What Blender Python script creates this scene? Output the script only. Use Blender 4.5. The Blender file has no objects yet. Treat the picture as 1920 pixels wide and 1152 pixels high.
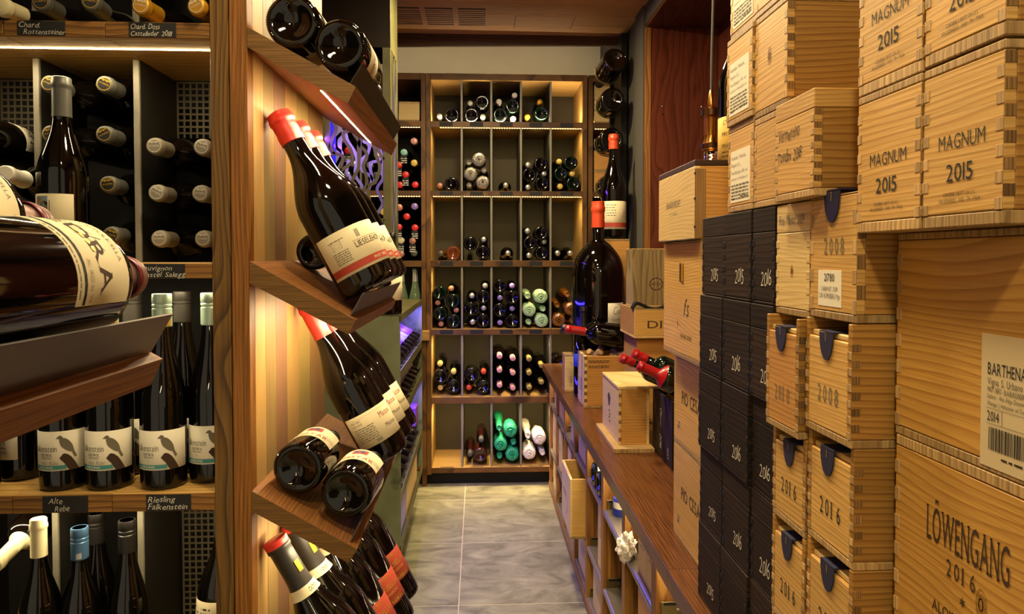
import bpy, math, random
from math import pi, sin, cos, radians
from mathutils import Vector, Matrix, noise as mnoise

rnd = random.Random(11)
scene = bpy.context.scene
col = scene.collection

# ------------------------------------------------------------------ camera
F, PCX, PCY = 1300.0, 960.0, 518.0
YAW, PITCH, EYE = radians(2.77), radians(1.5), 1.30
C_R = Vector((cos(YAW), -sin(YAW), 0))
_fh = Vector((sin(YAW), cos(YAW), 0))
C_F = _fh * cos(PITCH) - Vector((0, 0, 1)) * sin(PITCH)
C_U = _fh * sin(PITCH) + Vector((0, 0, 1)) * cos(PITCH)
C_O = Vector((0, 0, EYE))
cam_data = bpy.data.cameras.new('camera')
cam_data.sensor_fit = 'HORIZONTAL'
cam_data.sensor_width = 36.0
cam_data.lens = F / 1920 * 36
cam_data.shift_y = -(576 - PCY) / 1920
cam_data.clip_start = 0.02
cam = bpy.data.objects.new('camera', cam_data)
col.objects.link(cam)
_m = Matrix((C_R, C_U, -C_F)).transposed().to_4x4()
_m.translation = C_O
cam.matrix_world = _m
scene.camera = cam


def at(px, py, X=None, Y=None, Z=None):
    """place seen at a photograph pixel, at a known distance"""
    d = C_F + (px - PCX) / F * C_R + (PCY - py) / F * C_U
    if X is not None:
        t = X / d.x
    elif Y is not None:
        t = Y / d.y
    else:
        t = (Z - EYE) / d.z
    return C_O + d * t


# ------------------------------------------------------------------ world, view
world = bpy.data.worlds.new('world')
scene.world = world
world.use_nodes = True
_bg = world.node_tree.nodes['Background']
_bg.inputs[0].default_value = (1.0, 0.86, 0.60, 1)
_bg.inputs[1].default_value = 0.42
scene.view_settings.view_transform = 'Standard'
scene.view_settings.look = 'None'
scene.view_settings.gamma = 1
scene.view_settings.use_curve_mapping = False
scene.view_settings.exposure = 0.42
cy = scene.cycles
cy.use_denoising = True
cy.max_bounces = 7
cy.diffuse_bounces = 4
cy.glossy_bounces = 4
cy.transmission_bounces = 4
cy.sample_clamp_indirect = 4.0
cy.caustics_reflective = False
cy.caustics_refractive = False

# ------------------------------------------------------------------ room lamps (ceiling downlights, out of view overhead)
WARM = (1.0, 0.82, 0.49)


def area(name, loc, size, power, color=WARM, rot=(0, 0, 0), size_y=None, spread=pi):
    l = bpy.data.lights.new(name, 'AREA')
    l.energy = power
    l.color = color
    l.spread = spread
    if size_y is None:
        l.shape = 'DISK'
        l.size = size
    else:
        l.shape = 'RECTANGLE'
        l.size = size
        l.size_y = size_y
    o = bpy.data.objects.new(name, l)
    col.objects.link(o)
    o.location = loc
    o.rotation_euler = rot
    return o


DOWNLIGHTS = [(-0.10, -0.35, 13), (0.02, 0.75, 10), (0.0, 1.75, 17), (0.05, 2.75, 25)]
CEIL = 2.45
for _x, _y, _p in DOWNLIGHTS:
    area('downlight_lamp', (_x, _y, CEIL - 0.03), 0.16, _p)


# ------------------------------------------------------------------ materials
def lin(h):
    h = h.lstrip('#')
    out = []
    for i in (0, 2, 4):
        c = int(h[i:i + 2], 16) / 255
        out.append(c / 12.92 if c <= 0.04045 else ((c + 0.055) / 1.055) ** 2.4)
    return (*out, 1)


MATS = {}


def new_mat(name):
    m = bpy.data.materials.new(name)
    m.use_nodes = True
    nt = m.node_tree
    return m, nt, nt.nodes['Principled BSDF']


def plain(name, hexcol, rough=0.5, metal=0.0, spec=0.5, var=0.0, nscale=30, bump=0.0, coat=0.0, trans=0.0):
    m, nt, b = new_mat(name)
    b.inputs['Base Color'].default_value = lin(hexcol)
    b.inputs['Roughness'].default_value = rough
    b.inputs['Metallic'].default_value = metal
    b.inputs['Specular IOR Level'].default_value = spec
    b.inputs['Coat Weight'].default_value = coat
    b.inputs['Transmission Weight'].default_value = trans
    if var or bump:
        tc = nt.nodes.new('ShaderNodeTexCoord')
        n = nt.nodes.new('ShaderNodeTexNoise')
        n.inputs['Scale'].default_value = nscale
        n.inputs['Detail'].default_value = 4
        nt.links.new(tc.outputs['Object'], n.inputs['Vector'])
        if var:
            mx = nt.nodes.new('ShaderNodeMix')
            mx.data_type = 'RGBA'
            mx.blend_type = 'MULTIPLY'
            mx.inputs[0].default_value = 1
            rp = nt.nodes.new('ShaderNodeMapRange')
            rp.inputs['From Min'].default_value = 0.3
            rp.inputs['From Max'].default_value = 0.7
            rp.inputs['To Min'].default_value = 1 - var
            rp.inputs['To Max'].default_value = 1 + var * 0.4
            nt.links.new(n.outputs['Fac'], rp.inputs['Value'])
            mx.inputs[6].default_value = lin(hexcol)
            nt.links.new(rp.outputs[0], mx.inputs[7])
            nt.links.new(mx.outputs[2], b.inputs['Base Color'])
        if bump:
            bp = nt.nodes.new('ShaderNodeBump')
            bp.inputs['Strength'].default_value = bump
            bp.inputs['Distance'].default_value = 0.004
            nt.links.new(n.outputs['Fac'], bp.inputs['Height'])
            nt.links.new(bp.outputs[0], b.inputs['Normal'])
    MATS[name] = m
    return m


def emit(name, rgb, strength):
    m, nt, b = new_mat(name)
    b.inputs['Base Color'].default_value = (0.8, 0.8, 0.8, 1)
    b.inputs['Emission Color'].default_value = (*rgb, 1)
    b.inputs['Emission Strength'].default_value = strength
    MATS[name] = m
    return m


def wood(name, dark, mid, light, grain='xy', across='z', freq=70, wob=5, rough=0.5, fibre=0.35, hue=0.10, knots=False, spec=0.35, sharp=0.5):
    """grain lines run along `grain`, follow one another along `across` (object axes)"""
    m, nt, b = new_mat(name)
    N, L = nt.nodes.new, nt.links.new
    tc = N('ShaderNodeTexCoord')
    oi = N('ShaderNodeObjectInfo')
    comb = N('ShaderNodeCombineXYZ')
    mul = N('ShaderNodeMath'); mul.operation = 'MULTIPLY'; mul.inputs[1].default_value = 37.0
    L(oi.outputs['Random'], mul.inputs[0])
    for k in range(3):
        L(mul.outputs[0], comb.inputs[k])
    add = N('ShaderNodeVectorMath'); add.operation = 'ADD'
    L(tc.outputs['Object'], add.inputs[0]); L(comb.outputs[0], add.inputs[1])
    mp = N('ShaderNodeMapping')
    mp.inputs['Scale'].default_value = [2.6 if a in grain else 11.0 for a in 'xyz']
    L(add.outputs[0], mp.inputs['Vector'])
    n1 = N('ShaderNodeTexNoise'); n1.inputs['Scale'].default_value = 1.0; n1.inputs['Detail'].default_value = 1.2
    L(mp.outputs[0], n1.inputs['Vector'])
    sep = N('ShaderNodeSeparateXYZ'); L(add.outputs[0], sep.inputs[0])
    m1 = N('ShaderNodeMath'); m1.operation = 'MULTIPLY'; m1.inputs[1].default_value = freq
    L(sep.outputs['xyz'.index(across)], m1.inputs[0])
    m2 = N('ShaderNodeMath'); m2.operation = 'MULTIPLY_ADD'; m2.inputs[1].default_value = wob
    L(n1.outputs['Fac'], m2.inputs[0]); L(m1.outputs[0], m2.inputs[2])
    fr = N('ShaderNodeMath'); fr.operation = 'FRACT'; L(m2.outputs[0], fr.inputs[0])
    rp = N('ShaderNodeValToRGB')
    e = rp.color_ramp.elements
    e[0].position = 0.0; e[0].color = lin(light)
    e[1].position = 1.0; e[1].color = lin(light)
    q = rp.color_ramp.elements.new(0.45 + 0.2 * sharp); q.color = lin(mid)
    q = rp.color_ramp.elements.new(0.90); q.color = lin(dark)
    L(fr.outputs[0], rp.inputs[0])
    mp2 = N('ShaderNodeMapping')
    mp2.inputs['Scale'].default_value = [9 if a in grain else 420 for a in 'xyz']
    L(add.outputs[0], mp2.inputs['Vector'])
    n2 = N('ShaderNodeTexNoise'); n2.inputs['Scale'].default_value = 1.0; n2.inputs['Detail'].default_value = 2
    L(mp2.outputs[0], n2.inputs['Vector'])
    r2 = N('ShaderNodeMapRange')
    r2.inputs['From Min'].default_value = 0.3; r2.inputs['From Max'].default_value = 0.7
    r2.inputs['To Min'].default_value = 1 - fibre; r2.inputs['To Max'].default_value = 1 + fibre * 0.3
    L(n2.outputs['Fac'], r2.inputs['Value'])
    # broad tone drift inside a board and between boards
    n3 = N('ShaderNodeTexNoise'); n3.inputs['Scale'].default_value = 0.45; n3.inputs['Detail'].default_value = 1
    L(mp.outputs[0], n3.inputs['Vector'])
    r3 = N('ShaderNodeMapRange')
    r3.inputs['From Min'].default_value = 0.3; r3.inputs['From Max'].default_value = 0.7
    r3.inputs['To Min'].default_value = 1 - hue; r3.inputs['To Max'].default_value = 1 + hue
    L(n3.outputs['Fac'], r3.inputs['Value'])
    r4 = N('ShaderNodeMapRange')
    r4.inputs['To Min'].default_value = 1 - hue * 1.3; r4.inputs['To Max'].default_value = 1 + hue * 0.8
    L(oi.outputs['Random'], r4.inputs['Value'])
    t1 = N('ShaderNodeMath'); t1.operation = 'MULTIPLY'; L(r2.outputs[0], t1.inputs[0]); L(r3.outputs[0], t1.inputs[1])
    t2 = N('ShaderNodeMath'); t2.operation = 'MULTIPLY'; L(t1.outputs[0], t2.inputs[0]); L(r4.outputs[0], t2.inputs[1])
    mx = N('ShaderNodeMix'); mx.data_type = 'RGBA'; mx.blend_type = 'MULTIPLY'; mx.inputs[0].default_value = 1
    L(rp.outputs[0], mx.inputs[6]); L(t2.outputs[0], mx.inputs[7])
    L(mx.outputs[2], b.inputs['Base Color'])
    b.inputs['Roughness'].default_value = rough
    b.inputs['Specular IOR Level'].default_value = spec
    bp = N('ShaderNodeBump'); bp.inputs['Strength'].default_value = 0.25; bp.inputs['Distance'].default_value = 0.001
    L(n2.outputs['Fac'], bp.inputs['Height']); L(bp.outputs[0], b.inputs['Normal'])
    MATS[name] = m
    return m


def build_materials():
    # crates: pine of several tones, lines along the boards
    wood('pine', 'b98a42', 'cfa158', 'd6ab62', freq=165, wob=9, hue=.08, fibre=.18)
    wood('pine_pale', 'c6a363', 'd6b678', 'dcbf84', freq=130, wob=10, hue=.06, fibre=.15)
    wood('pine_orange', 'ae7834', 'c58d47', 'cd9850', freq=130, wob=6, hue=.10, fibre=.2)
    wood('pine_big', 'ae7a34', 'c69344', 'ce9d4e', freq=110, wob=8, hue=.07, fibre=.15)
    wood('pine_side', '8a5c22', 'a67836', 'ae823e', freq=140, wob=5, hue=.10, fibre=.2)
    wood('end_grain', '9c7a4a', 'b8955f', 'c2a06a', grain='z', across='x', freq=140, wob=12, hue=.2)
    wood('end_grain_soft', 'a98656', 'bf9a64', 'c9a670', grain='z', across='x', freq=140, wob=12, hue=.2)
    wood('end_grain_dark', '6a4a26', '8c693c', '987444', grain='z', across='y', freq=300, wob=9, hue=.3)
    wood('black_crate', '1d140d', '2e2118', '36281d', freq=120, wob=4, rough=.7, hue=.3, spec=.15)
    # joinery
    wood('oak_rack', '5f3c16', '855a25', '95672c', grain='x', across='z', freq=110, wob=6, hue=.1)
    wood('oak_shelf', 'a97c3c', 'c59a54', 'cfa660', grain='x', across='y', freq=60, wob=5, hue=.06)
    wood('oak_post', '4a3212', '6e4d1f', '7c5a28', grain='z', across='x', freq=90, wob=9, hue=.08)
    wood('oak_corner', '7a4816', '8f5a1e', '9a6426', grain='z', across='x', freq=120, wob=5, hue=.08, fibre=.5)
    wood('back_rack_wood', '4e3012', '6e481d', '7a5222', grain='xz', across='y', freq=40, wob=4, hue=.12)
    for i, (d, m_, l_) in enumerate([('b4854a', 'c79c5c', 'cfa665'), ('8a6c40', '9c7e4c', 'a58854'), ('7a553a', '8c6548', '946e50'),
                                     ('a87e44', 'b88e50', 'c0975a'), ('8f733c', 'a58848', 'ae9252'), ('7f5a30', '946b3c', '9e7545')]):
        wood('stave_%d' % i, d, m_, l_, grain='z', across='y', freq=150, wob=3, hue=.05, fibre=.25)
    wood('display_board', '80502a', '935f30', '9c6936', grain='y', across='x', freq=170, wob=5, fibre=.4, hue=.10)
    wood('display_edge', '5a3c18', '765224', '82602e', grain='x', across='z', freq=330, wob=7, fibre=.45, hue=.05)
    wood('counter', '4b2810', '603616', '6c401c', grain='y', across='x', freq=150, wob=6, fibre=.6, rough=.32, hue=.10, spec=.4)
    wood('cabinet_wood', '7a4a1c', '9e6a30', 'ab7838', grain='z', across='y', freq=60, wob=5, hue=.08)
    wood('cabinet_panel', '6a3f18', '8a5a28', '97652e', grain='z', across='x', freq=50, wob=6, hue=.10)
    wood('ceiling_wood', 'b07a3c', 'd09c58', 'd8a866', grain='x', across='y', freq=70, wob=5, hue=.16)
    wood('backlit_fascia_wood', '3a2410', '4e3216', '583a1a', grain='x', across='z', freq=60, wob=4, hue=.1)  # backlit shade put into the wood colour
    wood('niche_wood', '4c1d0e', '5e2815', '682f19', grain='z', across='x', freq=30, wob=6, hue=.08, rough=.4)
    wood('niche_top', '3a1c0c', '4e2a14', '5a331a', grain='y', across='x', freq=25, wob=5, hue=.08)
    wood('lid_walnut', '2e1c12', '46301f', '543a26', grain='y', across='x', freq=60, wob=6, hue=.05)
    # stone, paint, metal
    plain('grout', 'b3a586', .8)
    plain('plaster', 'd9cbaa', .9, var=.06, nscale=6)
    plain('plaster_dark', '4a453a', .9)
    plain('black_board', '0c0a09', .6, spec=.3)
    plain('dark_back', '3c321a', .7, var=.2, nscale=5)
    plain('divider_grey', '1f1c17', .5, var=.2, nscale=40)
    plain('divider_edge', '857e6e', .5, metal=.1, var=.1, nscale=90)
    plain('perforated', '665c46', .5, metal=.3)
    plain('steel_lip', '6f6862', .38, metal=.85, var=.12, nscale=20)
    plain('steel_grey', '86828c', .45, metal=.1)
    plain('steel_dark', '2a2119', .4, metal=.7, var=.15, nscale=15)
    plain('steel_olive', '5f5a30', .5, metal=.1, var=.35, nscale=9)
    plain('steel_brushed', 'a79c88', .32, metal=.8, var=.1, nscale=30)
    plain('steel_bracket', '6a5b38', .4, metal=.7)
    plain('black_steel', '080706', .5, metal=.2)
    plain('blue_lit_interior', '2018b8', .5)  # blue lamplight put into the base colour of the interior
    plain('brass', 'b07a3c', .25, metal=1.0, var=.15, nscale=30)
    plain('bronze', '5a3f2c', .32, metal=1.0)
    plain('cord', '463e36', .7)
    plain('screw', 'c0bab0', .3, metal=1)
    # glass and closures
    for n, h, r in [('glass_black', '060403', .05), ('glass_brown', '170a04', .06), ('glass_green', '05130a', .05), ('glass_dusty', '0c0806', .16)]:
        plain(n, h, r, spec=.6, var=.3, nscale=200)
    plain('glass_amber', '6e3410', .06, spec=.7)
    plain('glass_clear_green', '58684e', .06, spec=.6)
    plain('glass_rose', '30100c', .06, spec=.6)
    plain('bulb_glass', 'fff0d8', .05, trans=1.0)
    for n, h, r, me in [('wax_red', 'd8362c', .38, 0), ('wax_orange', 'c8441c', .4, 0), ('cap_wine', '6e1f2c', .35, .3), ('cap_crimson', '960c14', .3, 0),
                        ('cap_pewter', '57554d', .42, .2), ('cap_charcoal', '2c2721', .45, .1), ('cap_taupe', '7d7463', .45, .15), ('cap_gold', 'c08a1e', .35, .4), ('cap_cream', 'd8cba0', .5, 0),
                        ('cap_black', '15110f', .4, 0), ('cap_mint', 'a9bfae', .35, .4), ('cap_blue', '46688c', .35, .4), ('cap_silver', 'c4c0b8', .3, .7),
                        ('cap_pink', 'd89a94', .4, .2), ('cap_copper', 'b87a62', .4, .3), ('cap_violet', '8f78c0', .4, .2), ('cap_olive', '9c8c4a', .4, .4),
                        ('cap_rose', '8c6a60', .35, .35), ('cap_teal', '8fc8c0', .4, 0), ('cap_white', 'e4dccb', .5, 0), ('cap_red', 'd83030', .4, 0),
                        ('cap_yellow', 'd8b85c', .4, 0)]:
        plain(n, h, r, me)
    plain('foil', 'c8c2b4', .28, metal=.85, bump=1.0, nscale=120)
    plain('tissue_green', '1f9a6c', .6, bump=.6, nscale=120)
    plain('tissue_mint', 'a8c79a', .7, bump=.5, nscale=120)
    plain('tissue_white', 'e6dfd4', .7, bump=.6, nscale=120)
    plain('cellophane', '7c4a0c', .1, spec=.8, bump=.8, nscale=90)
    # paper and print
    plain('paper_cream', 'dacba4', .75)
    plain('paper_white', 'e6dcc4', .75)
    plain('paper_yellow', 'd9b254', .7)
    plain('paper_red', 'a83a24', .7)
    plain('paper_tan', 'c9b48a', .75)
    plain('ink', '191310', .8)
    plain('ink_brown', '3a2313', .8)
    plain('ink_grey', '6c6450', .8)
    plain('ink_blue', '3c4668', .8)
    plain('ink_red', '9c2a1e', .7)
    plain('ink_gold', 'c8a038', .4, metal=.6)
    plain('ink_teal', '3e7f7a', .7)
    plain('chalk', 'cfc7b4', .9)
    plain('chalk_board', '171412', .7)
    plain('sky_paint', '8aa0a0', .8)
    plain('field_paint', '8f9a48', .8)
    plain('earth_paint', 'b0784e', .8)
    plain('tab_blue', '1c1c3c', .6)
    plain('purple_box', '7a3a9a', .5)
    plain('lavender', '9a90c8', .6)
    plain('cork', 'b8935e', .85, var=.3, nscale=150)
    plain('blue_label', '2a3fa8', .5)
    # lamps
    emit('led_warm', (1.0, 0.60, 0.16), 9)
    emit('led_bright', (1.0, 0.72, 0.34), 28)
    emit('filament', (1.0, 0.55, 0.2), 30)
    emit('downlight_face', (1.0, 0.75, 0.45), 12)
    # stone floor tile with cloudy veins
    m, nt, b = new_mat('slate')
    N, L = nt.nodes.new, nt.links.new
    tc = N('ShaderNodeTexCoord'); oi = N('ShaderNodeObjectInfo')
    mul = N('ShaderNodeMath'); mul.operation = 'MULTIPLY'; mul.inputs[1].default_value = 51
    L(oi.outputs['Random'], mul.inputs[0])
    cb = N('ShaderNodeCombineXYZ'); L(mul.outputs[0], cb.inputs[0]); L(mul.outputs[0], cb.inputs[1])
    ad = N('ShaderNodeVectorMath'); L(tc.outputs['Object'], ad.inputs[0]); L(cb.outputs[0], ad.inputs[1])
    mp = N('ShaderNodeMapping'); mp.inputs['Scale'].default_value = (5, 8, 5); L(ad.outputs[0], mp.inputs['Vector'])
    n1 = N('ShaderNodeTexNoise'); n1.inputs['Scale'].default_value = 1; n1.inputs['Detail'].default_value = 9; n1.inputs['Roughness'].default_value = .62
    n1.inputs['Distortion'].default_value = 1.2
    L(mp.outputs[0], n1.inputs['Vector'])
    rp = N('ShaderNodeValToRGB')
    e = rp.color_ramp.elements
    e[0].position = .30; e[0].color = lin('55503e'); e[1].position = .74; e[1].color = lin('9c9678')
    q = e.new(.5); q.color = lin('7b7660')
    L(n1.outputs['Fac'], rp.inputs[0]); L(rp.outputs[0], b.inputs['Base Color'])
    b.inputs['Roughness'].default_value = .45
    bp = N('ShaderNodeBump'); bp.inputs['Strength'].default_value = .3; bp.inputs['Distance'].default_value = .002
    L(n1.outputs['Fac'], bp.inputs['Height']); L(bp.outputs[0], b.inputs['Normal'])
    MATS['slate'] = m


build_materials()


# ------------------------------------------------------------------ mesh helpers
class MB:
    def __init__(s):
        s.v, s.f = [], []

    def add(s, v, f):
        k = len(s.v)
        s.v += [tuple(p) for p in v]
        s.f += [tuple(i + k for i in q) for q in f]
        return s

    def box(s, x0, x1, y0, y1, z0, z1):
        v = [(x, y, z) for z in (z0, z1) for y in (y0, y1) for x in (x0, x1)]
        return s.add(v, [(0, 2, 3, 1), (4, 5, 7, 6), (0, 1, 5, 4), (2, 6, 7, 3), (0, 4, 6, 2), (1, 3, 7, 5)])

    def cbox(s, x0, x1, y0, y1, z0, z1, b=.001):
        """box with chamfered edges"""
        b = min(b, abs(x1 - x0) * .45, abs(y1 - y0) * .45, abs(z1 - z0) * .45)
        X, Y, Z = (x0, x1), (y0, y1), (z0, z1)
        v, idx = [], {}
        for i in (0, 1):
            for j in (0, 1):
                for k in (0, 1):
                    sx, sy, sz = (1, -1)[i], (1, -1)[j], (1, -1)[k]
                    for a, p in enumerate([(X[i], Y[j] + sy * b, Z[k] + sz * b), (X[i] + sx * b, Y[j], Z[k] + sz * b), (X[i] + sx * b, Y[j] + sy * b, Z[k])]):
                        idx[i, j, k, a] = len(v)
                        v.append(p)
        f = []
        for i in (0, 1):
            q = [idx[i, 0, 0, 0], idx[i, 0, 1, 0], idx[i, 1, 1, 0], idx[i, 1, 0, 0]]
            f.append(q if i == 0 else q[::-1])
            q = [idx[0, i, 0, 1], idx[1, i, 0, 1], idx[1, i, 1, 1], idx[0, i, 1, 1]]
            f.append(q if i == 0 else q[::-1])
            q = [idx[0, 0, i, 2], idx[0, 1, i, 2], idx[1, 1, i, 2], idx[1, 0, i, 2]]
            f.append(q if i == 0 else q[::-1])
        for i in (0, 1):
            for j in (0, 1):
                for a, b_, mk in ((0, 1, lambda k: (i, j, k)), (0, 2, lambda k: (i, k, j)), (1, 2, lambda k: (k, i, j))):
                    q = [idx[(*mk(0), a)], idx[(*mk(1), a)], idx[(*mk(1), b_)], idx[(*mk(0), b_)]]
                    f.append(q)
        for i in (0, 1):
            for j in (0, 1):
                for k in (0, 1):
                    f.append([idx[i, j, k, 0], idx[i, j, k, 1], idx[i, j, k, 2]])
        return s.add(v, f)

    def lathe(s, prof, n=32, cap0=True, cap1=True, a0=0.0, a1=2 * pi, jitter=None):
        full = abs(a1 - a0 - 2 * pi) < 1e-6
        cols_ = n if full else n + 1
        k = len(s.v)
        for i in range(cols_):
            a = a0 + (a1 - a0) * i / n
            for j, (r, z) in enumerate(prof):
                rr = r + (jitter(a, j, z) if jitter else 0)
                s.v.append((rr * cos(a), rr * sin(a), z))
        m = len(prof)
        for i in range(n):
            i2 = (i + 1) % cols_
            for j in range(m - 1):
                s.f.append((k + i * m + j, k + i2 * m + j, k + i2 * m + j + 1, k + i * m + j + 1))
        if full and cap0 and prof[0][0] > 1e-6:
            s.f.append(tuple(k + i * m for i in range(cols_))[::-1])
        if full and cap1 and prof[-1][0] > 1e-6:
            s.f.append(tuple(k + i * m + m - 1 for i in range(cols_)))
        return s

    def prism(s, poly, d0, d1, axis='y'):
        """polygon extruded along an axis; poly gives the two other coordinates in xyz order"""
        n = len(poly)

        def p(q, d):
            return {'y': (q[0], d, q[1]), 'x': (d, q[0], q[1]), 'z': (q[0], q[1], d)}[axis]
        v = [p(q, d0) for q in poly] + [p(q, d1) for q in poly]
        f = [tuple(range(n)), tuple(range(2 * n - 1, n - 1, -1))]
        f += [(i + n, (i + 1) % n + n, (i + 1) % n, i) for i in range(n)]
        return s.add(v, f)

    def tube(s, pts, r, n=8, flat=None):
        pts = [Vector(p) for p in pts]
        k = len(s.v)
        m = len(pts)
        up = Vector((0, 0, 1))
        for i, p in enumerate(pts):
            t = (pts[min(i + 1, m - 1)] - pts[max(i - 1, 0)]).normalized()
            a = t.cross(up if abs(t.z) < .95 else Vector((1, 0, 0))).normalized()
            b = t.cross(a).normalized()
            rr = r[i] if isinstance(r, (list, tuple)) else r
            for j in range(n):
                g = 2 * pi * j / n
                s.v.append(tuple(p + a * cos(g) * rr + b * sin(g) * rr))
        for i in range(m - 1):
            for j in range(n):
                j2 = (j + 1) % n
                s.f.append((k + i * n + j, k + i * n + j2, k + (i + 1) * n + j2, k + (i + 1) * n + j))
        s.f.append(tuple(k + j for j in range(n))[::-1])
        s.f.append(tuple(k + (m - 1) * n + j for j in range(n)))
        return s

    def mesh(s, name, mat, smooth=False, angle=40):
        me = bpy.data.meshes.new(name)
        me.from_pydata(s.v, [], s.f)
        me.materials.append(MATS[mat])
        if smooth:
            me.shade_smooth()
            me.set_sharp_from_angle(angle=radians(angle))
        me.update()
        return me


def obj(name, mesh, parent=None, loc=None, label=None):
    o = bpy.data.objects.new(name, mesh)
    col.objects.link(o)
    if parent is not None:
        o.parent = parent
    if loc is not None:
        o.location = loc
    if label:
        o['label'] = label
    return o


def tag(o, label=None, cat=None, group=None, kind=None):
    if label:
        o['label'] = label
    if cat:
        o['category'] = cat
    if group:
        o['group'] = group
    if kind:
        o['kind'] = kind
    return o


def thing(name, label, cat, loc=(0, 0, 0), rot=None, group=None):
    o = bpy.data.objects.new(name, None)
    o.empty_display_size = .02
    col.objects.link(o)
    if rot is not None:
        m = rot.to_4x4() if isinstance(rot, Matrix) else Matrix.Rotation(rot, 4, 'Z')
        m.translation = Vector(loc)
        o.matrix_world = m
    else:
        o.location = loc
    return tag(o, label, cat, group)


def struct(name, mesh, label=None):
    return tag(obj(name, mesh), label, kind='structure')


CACHE = {}


def cached(key, make):
    if key not in CACHE:
        CACHE[key] = make()
    return CACHE[key]


def boxmesh(name, dims, mat, b=.001):
    """chamfered box mesh, cached by size; dims = x0,x1,y0,y1,z0,z1"""
    key = ('box', mat, b) + tuple(round(d, 5) for d in dims)
    return cached(key, lambda: MB().cbox(*dims, b=b).mesh(name, mat))


def frame(axis, facing=Vector((0, -1, 0))):
    """rotation whose z is `axis` and whose x looks towards `facing`"""
    z = Vector(axis).normalized()
    x = Vector(facing)
    x = x - z * x.dot(z)
    if x.length < 1e-5:
        x = Vector((1, 0, 0)) - z * z.x
    x.normalize()
    y = z.cross(x)
    return Matrix((x, y, z)).transposed()


# ------------------------------------------------------------------ lettering
def text2d(body, serif=False, shear=0.0, thin=0.0, jitter=0.0, wide=1.0):
    """glyph outlines as flat faces, cap height 1, starting at x = 0"""
    key = ('txt', body, serif, shear, thin, jitter, wide)
    if key in CACHE:
        return CACHE[key]
    V, Fc = [], []
    x0 = 0.0
    r = random.Random(hash(body) % 9973 if False else sum(map(ord, body)))
    for ch in body:
        if ch == ' ':
            x0 += .42
            continue
        c = bpy.data.curves.new('glyph', 'FONT')
        c.body = ch
        c.resolution_u = 3
        c.offset = -thin
        o = bpy.data.objects.new('glyph', c)
        me = o.to_mesh()
        vs = [(v.co.x, v.co.y) for v in me.vertices]
        fs = [tuple(p.vertices) for p in me.polygons]
        o.to_mesh_clear()
        bpy.data.objects.remove(o)
        bpy.data.curves.remove(c)
        if not vs:
            continue
        mn, mxx = min(v[0] for v in vs), max(v[0] for v in vs)
        vs = [(v[0] - mn, v[1]) for v in vs]
        w = mxx - mn
        if serif:
            s = .05
            for yy, sg in ((0, 1), (max(v[1] for v in vs), -1)):
                xs = sorted(set(round(v[0], 3) for v in vs if abs(v[1] - yy) < .004))
                i = 0
                while i + 1 < len(xs):
                    if .02 < xs[i + 1] - xs[i] < .2:
                        k = len(vs)
                        vs += [(xs[i] - s, yy), (xs[i + 1] + s, yy), (xs[i + 1] + s, yy + sg * .03), (xs[i] - s, yy + sg * .03)]
                        fs.append((k, k + 1, k + 2, k + 3))
                        i += 2
                    else:
                        i += 1
        dy = (r.random() - .5) * jitter
        sc = 1 + (r.random() - .5) * jitter
        k = len(V)
        V += [((x0 + p[0]) * wide / .7 + shear * p[1] / .7, (p[1] * sc + dy * .5) / .7) for p in vs]
        Fc += [tuple(i + k for i in f) for f in fs]
        x0 += w + (.12 if serif else .09)
    width = max([v[0] for v in V] or [0])
    CACHE[key] = (V, Fc, width)
    return CACHE[key]


class Print(MB):
    """flat marks laid out in (u, v) and bent onto a surface by `put`"""

    def text(s, body, u, v, h, put, wd=None, align='l', **kw):
        V, Fc, w = text2d(body, **kw)
        sx = (wd / w) if wd and w else h
        off = {'l': 0, 'c': -w * sx / 2, 'r': -w * sx}[align]
        return s.add([put(u + off + p[0] * sx, v + p[1] * h) for p in V], Fc)

    def poly(s, pts, put):
        return s.add([put(*p) for p in pts], [tuple(range(len(pts)))])

    def fill(s, pts, put, step=.0025):
        """outline filled with narrow upright strips so that it follows a curved surface"""
        u0, u1 = min(p[0] for p in pts), max(p[0] for p in pts)
        n = max(2, int((u1 - u0) / step))

        def cut(u):
            ys = []
            for (a, b), (c, d) in zip(pts, pts[1:] + pts[:1]):
                if (a <= u < c) or (c <= u < a):
                    ys.append(b + (d - b) * (u - a) / (c - a))
            return (min(ys), max(ys)) if ys else None
        e = (u1 - u0) * 1e-4
        us = [u0 + e + (u1 - u0 - 2 * e) * i / n for i in range(n + 1)]
        cs = [cut(u) for u in us]
        for i in range(n):
            if cs[i] and cs[i + 1]:
                s.poly([(us[i], cs[i][0]), (us[i + 1], cs[i + 1][0]), (us[i + 1], cs[i + 1][1]), (us[i], cs[i][1])], put)
        return s

    def rect(s, u0, u1, v0, v1, put, n=1):
        for i in range(n):
            a, b = u0 + (u1 - u0) * i / n, u0 + (u1 - u0) * (i + 1) / n
            s.poly([(a, v0), (b, v0), (b, v1), (a, v1)], put)
        return s

    def stroke(s, pts, w, put):
        for (a, b), (c, d) in zip(pts, pts[1:]):
            L_ = math.hypot(c - a, d - b) or 1e-6
            nx, ny = -(d - b) / L_ * w / 2, (c - a) / L_ * w / 2
            s.poly([(a + nx, b + ny), (a - nx, b - ny), (c - nx, d - ny), (c + nx, d + ny)], put)
        return s

    def lines(s, u0, u1, v0, n, pitch, h, put, r):
        """rows of print too fine to read"""
        for i in range(n):
            u = u0
            while u < u1 - .3 * h:
                L_ = h * (1 + 3 * r.random())
                s.rect(u, min(u1, u + L_), v0 - i * pitch, v0 - i * pitch + h * .6, put)
                u += L_ + h * .7
        return s


def on_cyl(r, a0, z0):
    """u runs round a bottle (x axis faces the reader), v up it"""
    return lambda u, v: (r * cos(a0 + u / r), r * sin(a0 + u / r), z0 + v)
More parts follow.
